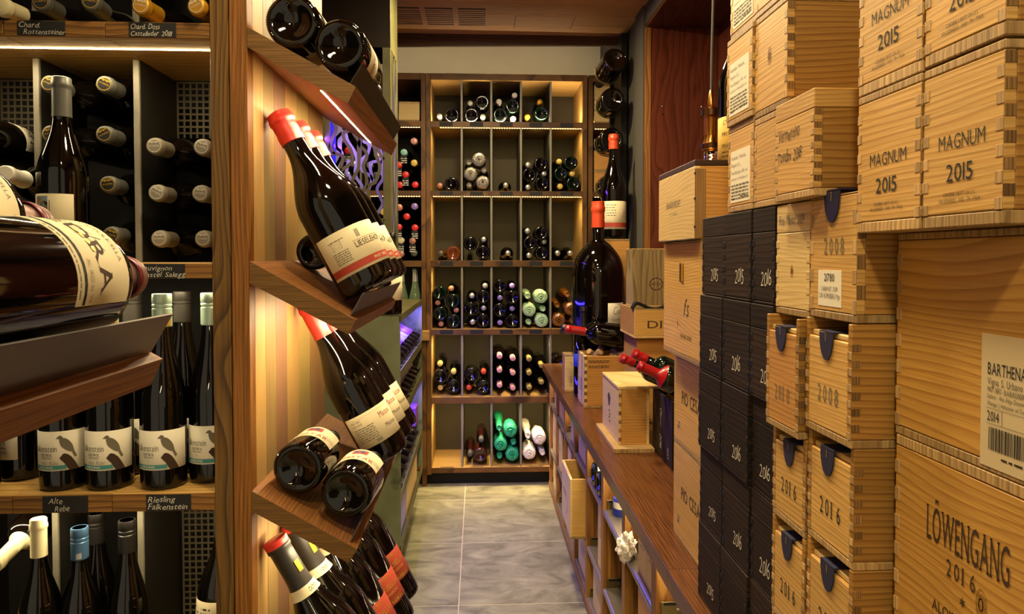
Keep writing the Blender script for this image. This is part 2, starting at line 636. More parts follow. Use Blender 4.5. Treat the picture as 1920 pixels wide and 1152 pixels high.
# ------------------------------------------------------------------ bottles
SHAPES = {  # body end, neck start, neck radius (of R), shoulder softness
    'burgundy': (.46, .80, .37, 1.0),
    'bordeaux': (.60, .74, .37, .6),
    'thick': (.56, .74, .46, .7),
    'packed': (.42, .74, .54, 1.0),
    'squat': (.69, .80, .39, .6),
    'flute': (.42, .88, .38, 1.25),
    'champagne': (.44, .86, .36, 1.0),
    'giant': (.54, .80, .235, .5),
}


def bottle_profile(kind, R, H):
    zb, zn, rn, soft = SHAPES[kind]
    rn *= R
    p = [(0.0001, R * .30), (R * .20, R * .28), (R * .42, R * .18), (R * .58, R * .07), (R * .67, .0015), (R * .74, 0.0), (R * .86, 0.0),
         (R * .95, R * .06), (R * .99, R * .16), (R, R * .3)]
    p.append((R, H * zb * .5))
    p.append((R, H * zb))
    for i in range(1, 13):
        t = i / 12
        k = (1 + cos(pi * t ** (1 / soft if soft < 1 else 1))) / 2
        k = k ** soft
        p.append((rn + (R - rn) * k, H * (zb + (zn - zb) * t)))
    p += [(rn * .97, H * .93), (rn * .96, H * .945), (rn * 1.08, H * .95), (rn * 1.08, H * .972), (rn * .98, H * .976), (rn * .97, H - .0015), (rn * .9, H)]
    return p, rn


def radius_at(p, z):
    for (r0, z0), (r1, z1) in zip(p[9:], p[10:]):
        if z0 <= z <= z1:
            return r0 + (r1 - r0) * ((z - z0) / max(1e-6, z1 - z0))
    return p[-1][0]


def glass_mesh(kind, R, H, mat, n):
    return cached(('glass', kind, R, H, mat, n), lambda: MB().lathe(bottle_profile(kind, R, H)[0], n).mesh('glass', mat, True, 50))


def cap_mesh(kind, R, H, z0, mat, style, n):
    def make():
        p, rn = bottle_profile(kind, R, H)
        if style == 'screw':
            e = rn * .14
            q = [(rn + e * .6, z0), (rn + e, z0 + .001), (rn + e, z0 + (H - z0) * .55), (rn + e * .3, z0 + (H - z0) * .57), (rn + e * .3, z0 + (H - z0) * .60),
                 (rn + e, z0 + (H - z0) * .62), (rn + e, z0 + (H - z0) * .68), (rn + e * .5, z0 + (H - z0) * .70), (rn + e, z0 + (H - z0) * .73), (rn + e, H - .002), (rn + e * .6, H), (0.0001, H)]
            return MB().lathe(q, n).mesh('screw_cap', mat, True, 30)
        e = .0022 if style == 'wax' else .0007
        q = [(radius_at(p, z0) - .0004, z0), (radius_at(p, z0) + e, z0 + .0008)]
        k = 10
        for i in range(1, k):
            z = z0 + (H - z0) * i / k
            if z > H * .945:
                break
            q.append((radius_at(p, z) + e, z))
        q += [(rn * .97 + e, H * .944), (rn * 1.08 + e, H * .952), (rn * 1.08 + e, H * .97), (rn * 1.0 + e, H * .977), (rn * .99 + e, H), (rn * .9 + e * .5, H + .0016), (0.0001, H + .0018)]
        jit = (lambda a, j, z: .0006 * sin(3 * a + z * 300) * (1 if j > 1 else .2)) if style == 'wax' else None
        return MB().lathe(q, n, jitter=jit).mesh('capsule', mat, True, 45)
    return cached(('cap', kind, R, H, z0, mat, style, n), make)


def bottle(label, kind, R, H, base, axis=(0, 0, 1), facing=(0, -1, 0), glass='glass_black', cap='cap_black', cap_len=None, style='foil',
           group=None, name='wine_bottle', cat='bottle', n=32, seal=None, heel=False):
    rot = frame(axis, Vector(facing))
    root = thing(name, label, cat, base, rot, group)
    obj('glass', glass_mesh(kind, R, H, glass, n), root)
    if cap:
        cl = cap_len if cap_len else H * .19
        c = obj('screw_cap' if style == 'screw' else 'capsule', cap_mesh(kind, R, H, H - cl, cap, style, max(16, n * 2 // 3)), root)
        if seal:
            rn = SHAPES[kind][2] * R
            k = ('seal', round(rn, 5), seal)

            def mk():
                m = MB()
                m.lathe([(0.0001, .0003), (rn * .82, .0003), (rn * .82, 0)], 20, cap0=False)
                return m.mesh('cap_disc', seal)
            s = obj('cap_disc', cached(k, mk), c)
            s.location = (0, 0, H + .0018)

            def mk2():
                pr = Print()
                put = lambda u, v: (u, v, .0006)
                q = random.Random(5)
                for a in range(24):
                    g0, g1 = 2 * pi * a / 24, 2 * pi * (a + 1) / 24
                    pr.poly([(rn * .8 * cos(g0), rn * .8 * sin(g0)), (rn * .8 * cos(g1), rn * .8 * sin(g1)), (rn * .74 * cos(g1), rn * .74 * sin(g1)), (rn * .74 * cos(g0), rn * .74 * sin(g0))], put)
                pr.text('Südtirol', 0, -rn * .12, rn * .24, put, wd=rn * 1.15, align='c')
                for a in range(5):
                    x = (-.5 + a * .22) * rn
                    pr.rect(x, x + rn * .16, -rn * .6, -rn * (.42 - .08 * (a % 2)), put)
                return pr.mesh('emblem', 'ink_gold' if seal == 'cap_black' else 'chalk')
            e = obj('emblem', cached(('emb', round(rn, 5), seal), mk2), c)
            e.location = (0, 0, H + .0018)
            e.rotation_euler = (0, 0, pi / 2 + rnd.uniform(-.5, .5))
    if heel:
        def mk():
            m = MB()
            for i in range(64):
                a = 2 * pi * i / 64
                x, y = R * .905 * cos(a), R * .905 * sin(a)
                s_ = R * .028
                tx, ty = -sin(a), cos(a)
                rx, ry = cos(a), sin(a)
                v = [(x - rx * s_ * 2 - tx * s_, y - ry * s_ * 2 - ty * s_, R * .035), (x + rx * s_ * 2 - tx * s_, y + ry * s_ * 2 - ty * s_, R * .06), (x + rx * s_ * 2 + tx * s_, y + ry * s_ * 2 + ty * s_, R * .06),
                     (x - rx * s_ * 2 + tx * s_, y - ry * s_ * 2 + ty * s_, R * .035), (x, y, -R * .012)]
                m.add(v, [(0, 1, 4), (1, 2, 4), (2, 3, 4), (3, 0, 4)])
            return m.mesh('heel_ring', glass)
        obj('heel_ring', cached(('heel', R, glass), mk), root)
    return root


def add_label(root, R, z0, z1, d0, d1, mat, name='label'):
    """paper on the glass from z0 to z1, d0..d1 degrees round from the reader's side"""
    n = max(6, int((d1 - d0) / 7))
    me = cached(('lab', R, z0, z1, d0, d1, mat), lambda: MB().lathe([(R + .0001, z0), (R + .0005, z0 + .0003), (R + .0005, z1 - .0003), (R + .0001, z1)], n, a0=radians(d0), a1=radians(d1)).mesh(name, mat, True, 60))
    return obj(name, me, root)


def add_print(parent, key, make, mat, name='lettering'):
    def mk():
        p = Print()
        make(p)
        return p.mesh(name, mat)
    return obj(name, cached(('print', key, mat), mk), parent)


def crumple(amp, seed):
    def j(a, k, z):
        return amp * mnoise.noise(Vector((cos(a) * 3 + seed, sin(a) * 3, z * 45)))
    return j


def wrapped_bottle(label, R, L_, base, axis, mat, group, seed, end='base'):
    """bottle rolled in tissue or foil, the paper gathered over its near end (z = 0)"""
    root = thing('wrapped_bottle', label, 'bottle', base, frame(axis, Vector((0, 0, 1))), group)
    if end == 'base':
        prof = [(0.0001, .006), (R * .2, -.004), (R * .35, .004), (R * .55, -.001), (R * .8, .002), (R * .96, .006), (R * 1.02, .02)]
        prof += [(R * 1.02, z) for z in (.05, .1, .135)] + [(R * .62, .185), (R * .4, .22), (R * .35, .26), (0.0001, .262)]
    else:
        r = R * .42
        prof = [(0.0001, -.004), (r * .6, -.008), (r * .5, .004), (r * .95, .008), (r * 1.05, .03), (r * 1.1, .08), (r * 1.15, .14), (R * .74, .19), (R * .78, .24), (R * .78, .31), (0.0001, .312)]

    m = MB().lathe(prof, 36, jitter=crumple(R * .09, seed))
    obj('wrapping', m.mesh('wrapping', mat, True, 25), root)
    m = MB()
    r0 = R * (.16 if end == 'base' else .3)
    pts = []
    for i in range(7):
        a = i * 2 * pi / 7 + seed
        x, y = r0 * cos(a), r0 * sin(a)
        q = r0 * .75
        m.add([(x * .2, y * .2, .002), (x + q * sin(a), y - q * cos(a), -.006 - .004 * (i % 3)), (x * 1.4, y * 1.4, -.009 - .003 * (i % 2)), (x - q * sin(a), y + q * cos(a), -.004)], [(0, 1, 2), (0, 2, 3)])
    obj('gathered_end', m.mesh('gathered_end', mat), root)
    return root
# ------------------------------------------------------------------ crates
def front_put(w):
    """front face of a crate: u from its left edge, v up from its base (local y = 0 faces the reader)"""
    return lambda u, v: (u - w / 2, -.0006, v)


def crate(label, loc, w, d, h, front='pine', side='pine_side', lid=.009, t=.010, base=.009, fingers=6, ff=None, sf='end_grain_dark', rot=-pi / 2,
          group=None, slide=False, tab=None, open_top=False, name='wine_crate', cat='crate', yaw=0.0, endmat='end_grain', sides='r'):
    """box with its front at local y = 0; w along local x, d deep, h high"""
    root = thing(name, label, cat, loc, rot + yaw, group)
    z0 = base
    z1 = h - lid
    zf = z1 - .016 if slide else z1
    if slide:
        z1 = h
    obj('front_board', boxmesh('front_board', (-w / 2 + (.0075 if slide else 0), w / 2 - (.0075 if slide else 0), 0, t, z0, zf), front), root)
    obj('back_board', boxmesh('back_board', (-w / 2 + .0075, w / 2 - .0075, d - t, d, z0, zf), side), root)
    for s in (-1, 1):
        x0, x1 = (-w / 2, -w / 2 + .0075) if s < 0 else (w / 2 - .0075, w / 2)
        y0 = .0 if slide else t
        obj('side_board', boxmesh('side_board', (x0, x1, y0, d - .0005, z0, z1), side), root)
    obj('bottom_board', boxmesh('bottom_board', (-w / 2, w / 2, 0, d, 0, base - .0004), endmat), root)
    if slide:
        obj('lid', boxmesh('lid', (-w / 2 + .0085, w / 2 - .0085, .004, d - .012, zf + .0006, zf + .0066), 'pine_pale'), root)
    elif not open_top:
        obj('lid', boxmesh('lid', (-w / 2, w / 2, 0, d, h - lid + .0005, h), endmat if lid < .02 else front), root)
    # finger joints: end grain of the other board shows at the corner
    n = fingers
    if n:
        ph = (zf - z0) / (2 * n)
        fm = boxmesh('finger_joint', (0, .0009, .0003, t - .0003, 0, ph * .94), sf, b=.0002)
        gm = boxmesh('finger_joint', (0, .0075, -.0009, .0, 0, ph * .94), ff or 'end_grain_soft', b=.0002)
        for i in range(n):
            if 'r' in sides:
                obj('finger_joint', fm, root, (w / 2 - .0004, 0, z0 + ph * (2 * i + 1)))
            obj('finger_joint', gm, root, (w / 2 - .0075, .0004, z0 + ph * (2 * i)))
            obj('finger_joint', gm, root, (-w / 2, .0004, z0 + ph * (2 * i)))
    if tab:
        hw, hh = tab
        m = MB()
        arc = [(hw * cos(pi + pi * i / 12), hh * sin(pi + pi * i / 12)) for i in range(13)]
        m.prism([(x, z + zf) for x, z in arc] , -.0022, -.0008, 'y')
        m.box(-hw, hw, -.0020, .03, zf + .0008, zf + .0022)
        p = obj('pull_tab', m.mesh('pull_tab', 'tab_blue'), root)
        p.location = (rnd.uniform(-.004, .004), 0, .006)
        pr = Print()
        pr.rect(-.0006, .0006, zf - hh * .30, zf, lambda u, v: (u, -.0026, v))
        obj('stitch', pr.mesh('stitch', 'ink_gold'), p)
    return root


def lettering(root, w, make, mat, name='lettering', put=None):
    p = Print()
    make(p, put or front_put(w))
    o = obj(name, p.mesh(name, mat), root)
    return o


def knot(root, w, u, v, r):
    p = Print()
    put = lambda a, b: (a - w / 2, -.0003, b)
    for k in range(3):
        rr = r * (1 - .3 * k)
        p.stroke([(u + rr * .6 * cos(t), v + rr * 1.3 * sin(t)) for t in [i * pi / 9 for i in range(19)]], r * .12, put)
    p.poly([(u + r * .28 * cos(t), v + r * .7 * sin(t)) for t in [i * pi / 6 for i in range(12)]], put)
    return obj('knot', p.mesh('knot', 'pine_side'), root)


def paper(root, w, u0, u1, v0, v1, mat='paper_white', name='paper_label'):
    return obj(name, boxmesh(name, (u0 - w / 2, u1 - w / 2, -.0005, .0002, v0, v1), mat, b=.0001), root)


def paper_put(w):
    return lambda u, v: (u - w / 2, -.0009, v)


def stack_loc(X, yf, yn, z):
    """base centre of a crate whose front lies at X and runs from far yf to near yn"""
    return (X, (yf + yn) / 2, z)


CT = 0.71   # counter top
XB = 0.387


def build_crates():
    q = random.Random(3)
    # ---- two six-bottle crates with burnt-in name, a taller one and a lidded one, at the far end of the stacks
    yf, yn = 1.462, 1.192
    w = yf - yn
    for i, (z, hh, tx) in enumerate([(CT, .198, 'lower of the two, standing on the counter'), (CT + .199, .194, 'upper of the two, below the crate with the slot')]):
        r = crate('pale crate with a burnt-in name, ' + tx, stack_loc(.419, yf, yn, z), w, .30, hh, 'pine', fingers=0, group='crates with the burnt name', lid=.004)
        lettering(r, w, lambda p, put: p.text('PIO CESARE', .058, .092, .026, put, wd=.150, serif=True), 'ink_brown')
        lettering(r, w, lambda p, put: (p.rect(.03, .042, .035, .042, put), p.rect(.034, .046, .046, .049, put)), 'ink_grey', 'stamp')
    r = crate('tall pale crate with a slot handle and a small signature', stack_loc(.3955, 1.462, 1.192, CT + .394), .270, .30, .229, 'pine', fingers=0, lid=.004)
    obj('handle_slot', boxmesh('handle_slot', (-.018, .006, -.001, .0004, .150, .186), 'black_board', .0004), r)
    obj('slot_edge', boxmesh('slot_edge', (-.004, .006, -.0025, .0006, .150, .186), 'cap_gold', .0004), r)
    lettering(r, .270, lambda p, put: (p.text('fs', .142, .085, .034, put, shear=.35, thin=.012), p.text('TIEFENBRUNNER', .12, .040, .009, put, wd=.075, thin=.012),
                                       p.stroke([(.10, .07), (.112, .064)], .0014, put), p.stroke([(.104, .076), (.106, .058)], .0014, put)), 'ink_brown')
    ztop = CT + .394 + .2295
    r = crate('crate with a dark walnut lid under the brass lamp', stack_loc(.3835, 1.462, 1.216, ztop), .246, .30, .141, 'pine_pale', side='pine_orange', fingers=0, lid=.011, endmat='lid_walnut', base=.001)
    lettering(r, .245, lambda p, put: (p.text('BRANDKNECHT', .062, .066, .012, put, wd=.095, serif=True), p.text('ST. PAULS', .088, .050, .006, put, wd=.05, thin=.01)), 'ink_grey')
    for zz in (.02, .07, .115):
        obj('nail', boxmesh('nail', (.1205, .1245, -.0008, .0012, 0, .004), 'black_steel', .0004), r, (0, 0, zz))
    # corner end grain of the lidded crate, seen towards the camera
    obj('corner_post', boxmesh('corner_post', (.1225, .1232, 0, .020, .002, .125), 'end_grain_dark', .0002), r)
    globals()['LIDDED_TOP'] = ztop + .141

    # ---- black single-bottle crates, three columns of five
    bh = .1318
    ys = [1.190, 1.078, .966, .893]
    yrs = [['2015', '2015', '2015', '2015', '2015'], ['2016', '2016', '2016', '2016', '2015'], ['2016', '2016', '2016', '2016', '2016']]
    rows = ['bottom', 'second from bottom', 'middle', 'fourth up', 'top']
    colsn = ['left', 'centre', 'right']
    for c in range(3):
        w = (.110, .110, .0755)[c]
        yc = ys[c] - w / 2 - .0007
        for k in range(5):
            jit = q.uniform(-.003, .003)
            r = crate('black wooden bottle crate chalked %s, %s row, %s column' % (yrs[c][k], rows[k], colsn[c]), (XB + jit, yc, CT + k * bh), w - .002, .34, bh - .001,
                      'black_crate', 'black_crate', lid=.033, base=.004, fingers=5, ff='black_board', sf='black_board', endmat='black_crate', group='black crates on the counter')
            lettering(r, w, lambda p, put: p.text(yrs[c][k], (w * .45, w * .45, .036)[c] + q.uniform(-.008, .003), .026, .021 + q.uniform(-.003, .003), put, wd=.034, thin=.014, shear=.12, jitter=.25), 'chalk')

    # ---- pale single-bottle crates with blue pull tabs, two columns
    def vint(r, w, txt, u, v, h, wd, mat='ink'):
        lettering(r, w, lambda p, put: [p.text(ch, u + wd * i / 3.4, v, h, put, wd=wd * .17 if ch != '1' else wd * .08, serif=(ch == '1')) for i, ch in enumerate(txt)], mat)
    y1f, y1n, y2f, y2n = .889, .797, .792, .692
    w1, w2 = y1f - y1n - .001, y2f - y2n - .001
    c1 = [(.71, .124, '2016', 0, 'bottom of its column'), (.8345, .130, '2016', 0, 'third up'), (.9650, .119, '2016', 0, 'under the crate stamped 2010'), (1.0845, .143, '2010', -.010, 'reddish and standing proud')]
    c2 = [(.71, .137, '2016', 0, 'bottom of its column'), (.8475, .127, '2016', 0, 'second up in the nearer column'), (.9750, .127, '2016', 0, 'under the 2008 crate'), (1.1025, .129, '2008', -.004, 'wavy grain, tab folded in')]
    for lst, yf_, yn_, w, cn in ((c1, y1f, y1n, w1, 'farther'), (c2, y2f, y2n, w2, 'nearer')):
        for z, hh, yr, off, note in lst:
            r = crate('pale crate stamped %s with blue tab, %s, %s column' % (yr, note, cn), stack_loc(XB + off, yf_, yn_, z), w, .34, hh,
                      'pine' if yr != '2010' else 'pine_orange', fingers=6, slide=True, tab=(.0145, .030) , lid=.004, group='stamped crates with pull tabs')
            vint(r, w, yr, w * .30, .038, .019, w * .42, 'ink' if yr == '2016' else 'ink_grey')
    r = crate('plain pale crate with blue handwriting ending in 2009', stack_loc(XB + .002, y1f, y1n, 1.2285), w1, .34, .139, 'pine_pale', lid=.036, fingers=5, ff='pine_pale')
    lettering(r, w1, lambda p, put: p.text('Rosi Merlot 2009', .008, .113, .012, put, wd=.070, shear=.25, thin=.008, jitter=.25), 'ink_blue')
    knot(r, w1, .045, .055, .006)
    r = crate('crate with paper sticker 21780 and blue tab, under the magnum crates', stack_loc(XB, y2f, y2n, 1.2325), w2, .34, .136, 'pine', fingers=4, tab=(.0165, .034), lid=.002)
    vint(r, w2, '2008', w2 * .33, .072, .018, w2 * .40, 'ink_grey')
    pl = paper(r, w2, .020, .070, .014, .054)
    pp = paper_put(w2)
    lettering(pl, w2, lambda p, put: (p.text('21780', .045, .042, .0085, put, wd=.022, align='c'), p.text('CABERNET 2009', .045, .031, .005, put, wd=.036, align='c', thin=.012),
                                      p.text('COR RÖMIGBERG Mgn', .045, .023, .0055, put, wd=.046, align='c', thin=.012)), 'ink', put=pp)

    # ---- label crates above the black ones
    fx = XB
    zb = CT + 5 * bh + .0005
    cols_f = [(1.062, .962, [.131, .133, .131]), (.960, .858, [.124, .139, .135])]
    nm = ['lowest of the three', 'middle of the three', 'topmost, cut by the frame']
    yf_, yn_, hs = cols_f[0]
    z = zb
    w = yf_ - yn_ - .001
    for k, hh in enumerate(hs):
        r = crate('pale crate with a long typed paper label, ' + nm[k], stack_loc(fx + (0, -.003, .002)[k], yf_, yn_, z), w, .34, hh - .001, 'pine', fingers=5, group='crates with typed labels')
        paper(r, w, .012, w - .012, .014, hh * .70)
        lab = r.children[-1]
        pp = paper_put(w)

        def typed(p, put, w=w, hh=hh):
            t = hh * .70
            p.text('Azienda Vinicola', .016, t - .013, .0055, put, wd=.055, thin=.01)
            p.text('Magnum 1,5 L', .016, t - .024, .0055, put, wd=.036, thin=.01)
            p.text('Vino Biologico 14% vol', .016, t - .035, .0050, put, wd=.062, thin=.01)
            p.text('prodotto e imbottigliato da', .016, t - .044, .0042, put, wd=.064, thin=.01)
            p.lines(.016, w - .016, t - .053, 5, .0050, .0034, put, q)
            p.lines(.016, .034, .019, 1, .004, .003, put, q)
            p.lines(.052, w - .016, .021, 1, .004, .003, put, q)
        lettering(lab, w, typed, 'ink_grey', put=pp)
        z += hh
    yf_, yn_, hs = cols_f[1]
    z = zb
    w = yf_ - yn_ - .001
    for k, hh in enumerate(hs):
        r = crate('plain pale crate with finger joints beside the typed labels, ' + nm[k], stack_loc(fx, yf_, yn_, z), w, .36, hh - .001, 'pine', fingers=6, group='plain crates beside the typed labels')
        if k == 1:
            knot(r, w, .048, .075, .009)
        z += hh
    w = .100
    r = crate('crate hand-lettered in black marker, 2018, standing proud of the stack', stack_loc(.370, .852, .752, 1.369), w, .34, .119, 'pine', fingers=6, lid=.022, sf='end_grain_dark')
    lettering(r, w, lambda p, put: (p.text('Vermentino', .010, .072, .015, put, wd=.056, shear=.2, jitter=.3, thin=.006), p.text('Tondini 2018', .008, .046, .015, put, wd=.064, shear=.2, jitter=.3, thin=.006)), 'ink')

    # ---- big crates nearest the camera
    w = .36
    yf_ = .680
    r = crate('large crate with a long burnt-in name and 2016, lowest at the right edge', stack_loc(.4235, yf_, yf_ - w, CT), w, .32, .412, 'pine_big', fingers=14, ff='end_grain_soft', lid=.011)
    lettering(r, w, lambda p, put: (p.text('LÖWENGANG', .051, .326, .033, put, wd=.102, serif=True),
                                    [p.text(ch, .079 + .0100 * i, .303, .0155, put, wd=.0062 if ch != '1' else .0028, serif=(ch == '1')) for i, ch in enumerate('2016')],
                                    p.poly([(.100 + (.0045 if i % 2 == 0 else .0015) * sin(i * pi / 6), .288 + (.006 if i % 2 == 0 else .0018) * cos(i * pi / 6)) for i in range(12)], put),
                                    p.text('ALOIS LAGEDER', .060, .263, .010, put, wd=.085, serif=True)), 'ink_brown')
    knot(r, w, .122, .297, .010)
    z = CT + .4125
    hh = 1.3245 - z
    r = crate('large crate with a barcode sheet dated 2014 below the magnum crates', stack_loc(.4235, yf_ + .003, yf_ - w, z), w, .32, hh, 'pine_big', fingers=7, ff='end_grain_soft', lid=.007)
    pl = paper(r, w, .1195, .245, .004, .1145, 'paper_tan')

    def barth(p, put):
        x = .1275
        p.text('BARTHENAU', x, .0815, .0098, put, wd=.046, serif=True)
        p.text('Vigna S. Urbano', x, .0728, .0060, put, wd=.037, serif=True, thin=.01)
        p.text('PINOT NERO - BLAUBURGUNDER', x, .0668, .0044, put, wd=.039, thin=.008)
        p.text('Südtirol - Alto Adige Denominazione', x, .0615, .0038, put, wd=.047, thin=.01)
        p.text('Weingut J. Hofstätter srl Tramin', x, .0555, .0038, put, wd=.043, thin=.01)
        p.rect(x - .001, x + .11, .0532, .0535, put)
        p.text('2014', x, .0430, .0082, put, wd=.0130, serif=True)
        p.rect(x - .001, x + .11, .0405, .0408, put)
        p.rect(x + .0160, x + .0164, .0408, .0532, put)
        u = x + .002
        b = random.Random(4)
        while u < x + .075:
            wd = b.choice((.0006, .0010, .0015))
            p.rect(u, u + wd, .0190, .0380, put)
            u += wd + b.choice((.0006, .0010))
        p.lines(x + .016, x + .04, .013, 1, .004, .0025, put, q)
    lettering(pl, w, barth, 'ink', put=paper_put(w))

    # ---- magnum crates on top
    z = 1.3252
    for k in range(2):
        for c, (a, b_) in enumerate([(.693, .592), (.590, .497)]):
            w = a - b_
            hh = .137
            r = crate('magnum crate 2015, %s of the pair in the %s row' % (('left', 'right')[c], ('lower', 'upper')[k]), stack_loc(XB + (0, .001)[c], a, b_, z + k * .138 + (.0, .0015)[c] * k), w, .34, hh,
                      'pine', fingers=6, base=.011, lid=.008, group='magnum crates')

            def mag(p, put, w=w):
                p.text('MAGNUM', w * .52, .064, .0122, put, wd=w * .58, align='c', serif=True, thin=.008)
                p.text('2015', w * .50, .0375, .0145, put, wd=w * .33, align='c')
                p.text('CONTIENE 3 BOTT. DA 1,5 L', w * .50, .0255, .0030, put, wd=w * .40, align='c')
                p.text('SAN LEONARDO - AVIO - TN - ITALIA', w * .50, .0205, .0030, put, wd=w * .52, align='c')
            lettering(r, w, mag, 'ink')


build_crates()
# ------------------------------------------------------------------ room shell
WX = 0.76      # right wall
JY = 3.13      # far jamb of the wood-lined niche
NZ = 2.343     # niche soffit
NX = 1.09      # niche back
BR = 3.93      # front of the back rack


def build_room():
    m = MB().box(-2.4, 1.2, -1.2, 4.45, -.06, -.0012)
    fl = struct('floor', m.mesh('floor', 'grout'), 'grey stone tile floor with pale joints')
    T = .569
    xs = [-.0755 + T * k for k in range(-3, 2)]
    ys = [3.706 - T * k for k in range(-2, 8)]
    tm = boxmesh('tile', (-T / 2 + .0022, T / 2 - .0022, -T / 2 + .0022, T / 2 - .0022, -.0075, 0), 'slate', b=.0012)
    for x in xs:
        for y in ys:
            o = obj('tile', tm, fl, (x + T / 2, y + T / 2, 0))
    # ceiling: planks across, stopping short of the back wall
    m = MB().box(-2.4, 1.2, -1.2, 3.60, CEIL + .012, CEIL + .05)
    ce = struct('ceiling', m.mesh('ceiling', 'black_board'), 'warm wooden plank ceiling')
    y = -.9
    vy0, vy1 = 3.215, 3.475
    k = 0
    while y < 3.6:
        w = .15
        y1 = min(y + w, 3.6)
        o = obj('plank', boxmesh('plank', (-1.9, WX, y + .0008, y1 - .0008, CEIL, CEIL + .012), 'ceiling_wood', .0008), ce)
        y = y1
        k += 1
    # fascia closing the ceiling edge, a plaster wall behind it
    m = MB()
    zl, zr = 2.375, 2.405
    m.prism([(-2.0, CEIL + .05), (-2.0, zl - .02), (WX, zr), (WX, CEIL + .05)], 3.60, 3.62, 'y')
    struct('trim_1', m.mesh('trim', 'backlit_fascia_wood'), 'wooden fascia board at the ceiling edge, darkened as if backlit')
    struct('wall_back', MB().box(-2.4, 1.2, 4.32, 4.42, 0, 3.0).mesh('wall_back', 'plaster'), 'cream plaster wall above the back rack')
    struct('wall_left', MB().box(-2.45, -2.4, -1.2, 4.42, 0, 3.0).mesh('wall_left', 'plaster_dark'), 'plain dark wall on the left')
    struct('trim_2', MB().box(-2.4, 1.2, 3.60, 4.42, 2.98, 3.02).mesh('trim', 'plaster'), 'plaster soffit over the back rack')
    # right wall with the wood-lined niche
    m = MB()
    m.box(WX, 1.25, JY + .02, 4.42, 0, 3.0)
    m.box(WX, 1.25, -1.2, JY + .02, NZ + .02, 3.0)
    m.box(WX, 1.25, -1.2, JY + .02, 0, CT - .04)
    m.box(NX + .02, 1.25, -1.2, JY + .02, CT - .04, NZ + .02)
    struct('wall_right', m.mesh('wall_right', 'plaster_dark'), 'dark right wall with a wood-lined niche')
    tr = struct('trim_3', boxmesh('niche_jamb', (WX - .004, NX, JY, JY + .02, CT - .04, NZ), 'niche_wood'), 'red-brown wooden side panel of the niche')
    obj('edge_band', boxmesh('edge_band', (WX - .006, WX + .022, JY - .002, JY, CT - .04, NZ), 'cabinet_panel', .0006), tr)
    for x in (WX + .075, NX - .075):
        for zz in (1.985, 1.95):
            obj('shelf_pin', boxmesh('shelf_pin', (x - .003, x + .003, JY - .0025, JY, zz, zz + .007), 'screw' if zz > 1.97 else 'black_board', .001), tr)
    struct('trim_4', boxmesh('niche_soffit', (WX, NX, -1.2, JY, NZ, NZ + .02), 'niche_top'), 'dark wooden soffit of the niche')
    struct('trim_5', boxmesh('niche_back', (NX, NX + .02, -1.2, JY, CT - .04, NZ), 'niche_wood'), 'red-brown wooden back of the niche')
    # ceiling vent: three slotted groups
    v = thing('ceiling_vent', 'slotted wooden air vent in the ceiling', 'vent', (0, (vy0 + vy1) / 2, CEIL))
    xa, xb = -.40, .035
    g = (xb - xa - .05) / 3
    for a in range(3):
        x0 = xa + a * (g + .025)
        for i in range(9):
            yy = -.115 + i * .0265
            obj('slot', boxmesh('slot', (0, g, 0, .0135, -.0016, .0004), 'black_board', .0003), v, (x0, yy, 0))
            obj('slat', boxmesh('slat', (0, g, .0135, .025, -.003, .0004), 'ceiling_wood', .0008), v, (x0, yy, 0))
    h = thing('ceiling_hatch', 'flush wooden access hatch in the ceiling', 'hatch', (.32, 3.43, CEIL))
    obj('panel', boxmesh('panel', (-.14, .14, -.11, .06, -.0015, .0005), 'ceiling_wood', .0008), h)
    for x in (-.142, .142):
        obj('joint', boxmesh('joint', (x - .001, x + .001, -.11, .06, -.0018, .0005), 'black_board', .0002), h)
    for x, y, p in DOWNLIGHTS:
        d = thing('downlight', 'round recessed warm downlight, %s along the aisle' % ('nearest' if y < 0 else 'second' if y < 1 else 'third' if y < 2 else 'farthest'), 'lamp', (x, y, CEIL - .006), group='ceiling downlights')
        obj('bezel', cached('bezel', lambda: MB().lathe([(.09, .006), (.105, .006), (.105, 0), (.092, -.002), (.09, 0)], 32, cap0=False, cap1=False).mesh('bezel', 'steel_brushed', True)), d)
        obj('diffuser', cached('diff', lambda: MB().lathe([(0.0001, .002), (.09, .002)], 32).mesh('diffuser', 'downlight_face')), d)


build_room()


# ------------------------------------------------------------------ back rack
def led_strip(parent, x0, x1, y, z, pitch=.0142, power=None, along='x', mat='led_warm', name='led_strip', color=(1, .62, .24)):
    """tape with a row of diodes, and its light"""
    m = MB()
    n = int((x1 - x0) / pitch)
    for i in range(n):
        x = x0 + (i + .5) * (x1 - x0) / n
        if along == 'x':
            m.box(x - pitch * .30, x + pitch * .30, y - .0022, y + .0022, z - .0022, z)
        else:
            m.box(y - .0022, y + .0022, x - pitch * .30, x + pitch * .30, z - .0022, z)
    o = obj(name, m.mesh(name, mat), parent)
    return o


def rz(py):
    return at(950, py, Y=BR).z


def rx(px, py=500):
    return at(px, py, Y=BR).x


SH = [(139, 151), (228.5, 239.5), (358.5, 368.5), (489, 500.5), (617.5, 628), (744, 756.5), (876, 886)]   # shelf fronts, photograph rows
SHZ = [(rz(b), rz(a)) for a, b in SH]     # (bottom, top)
DIVX = [866, 921.5, 977, 1032.5]


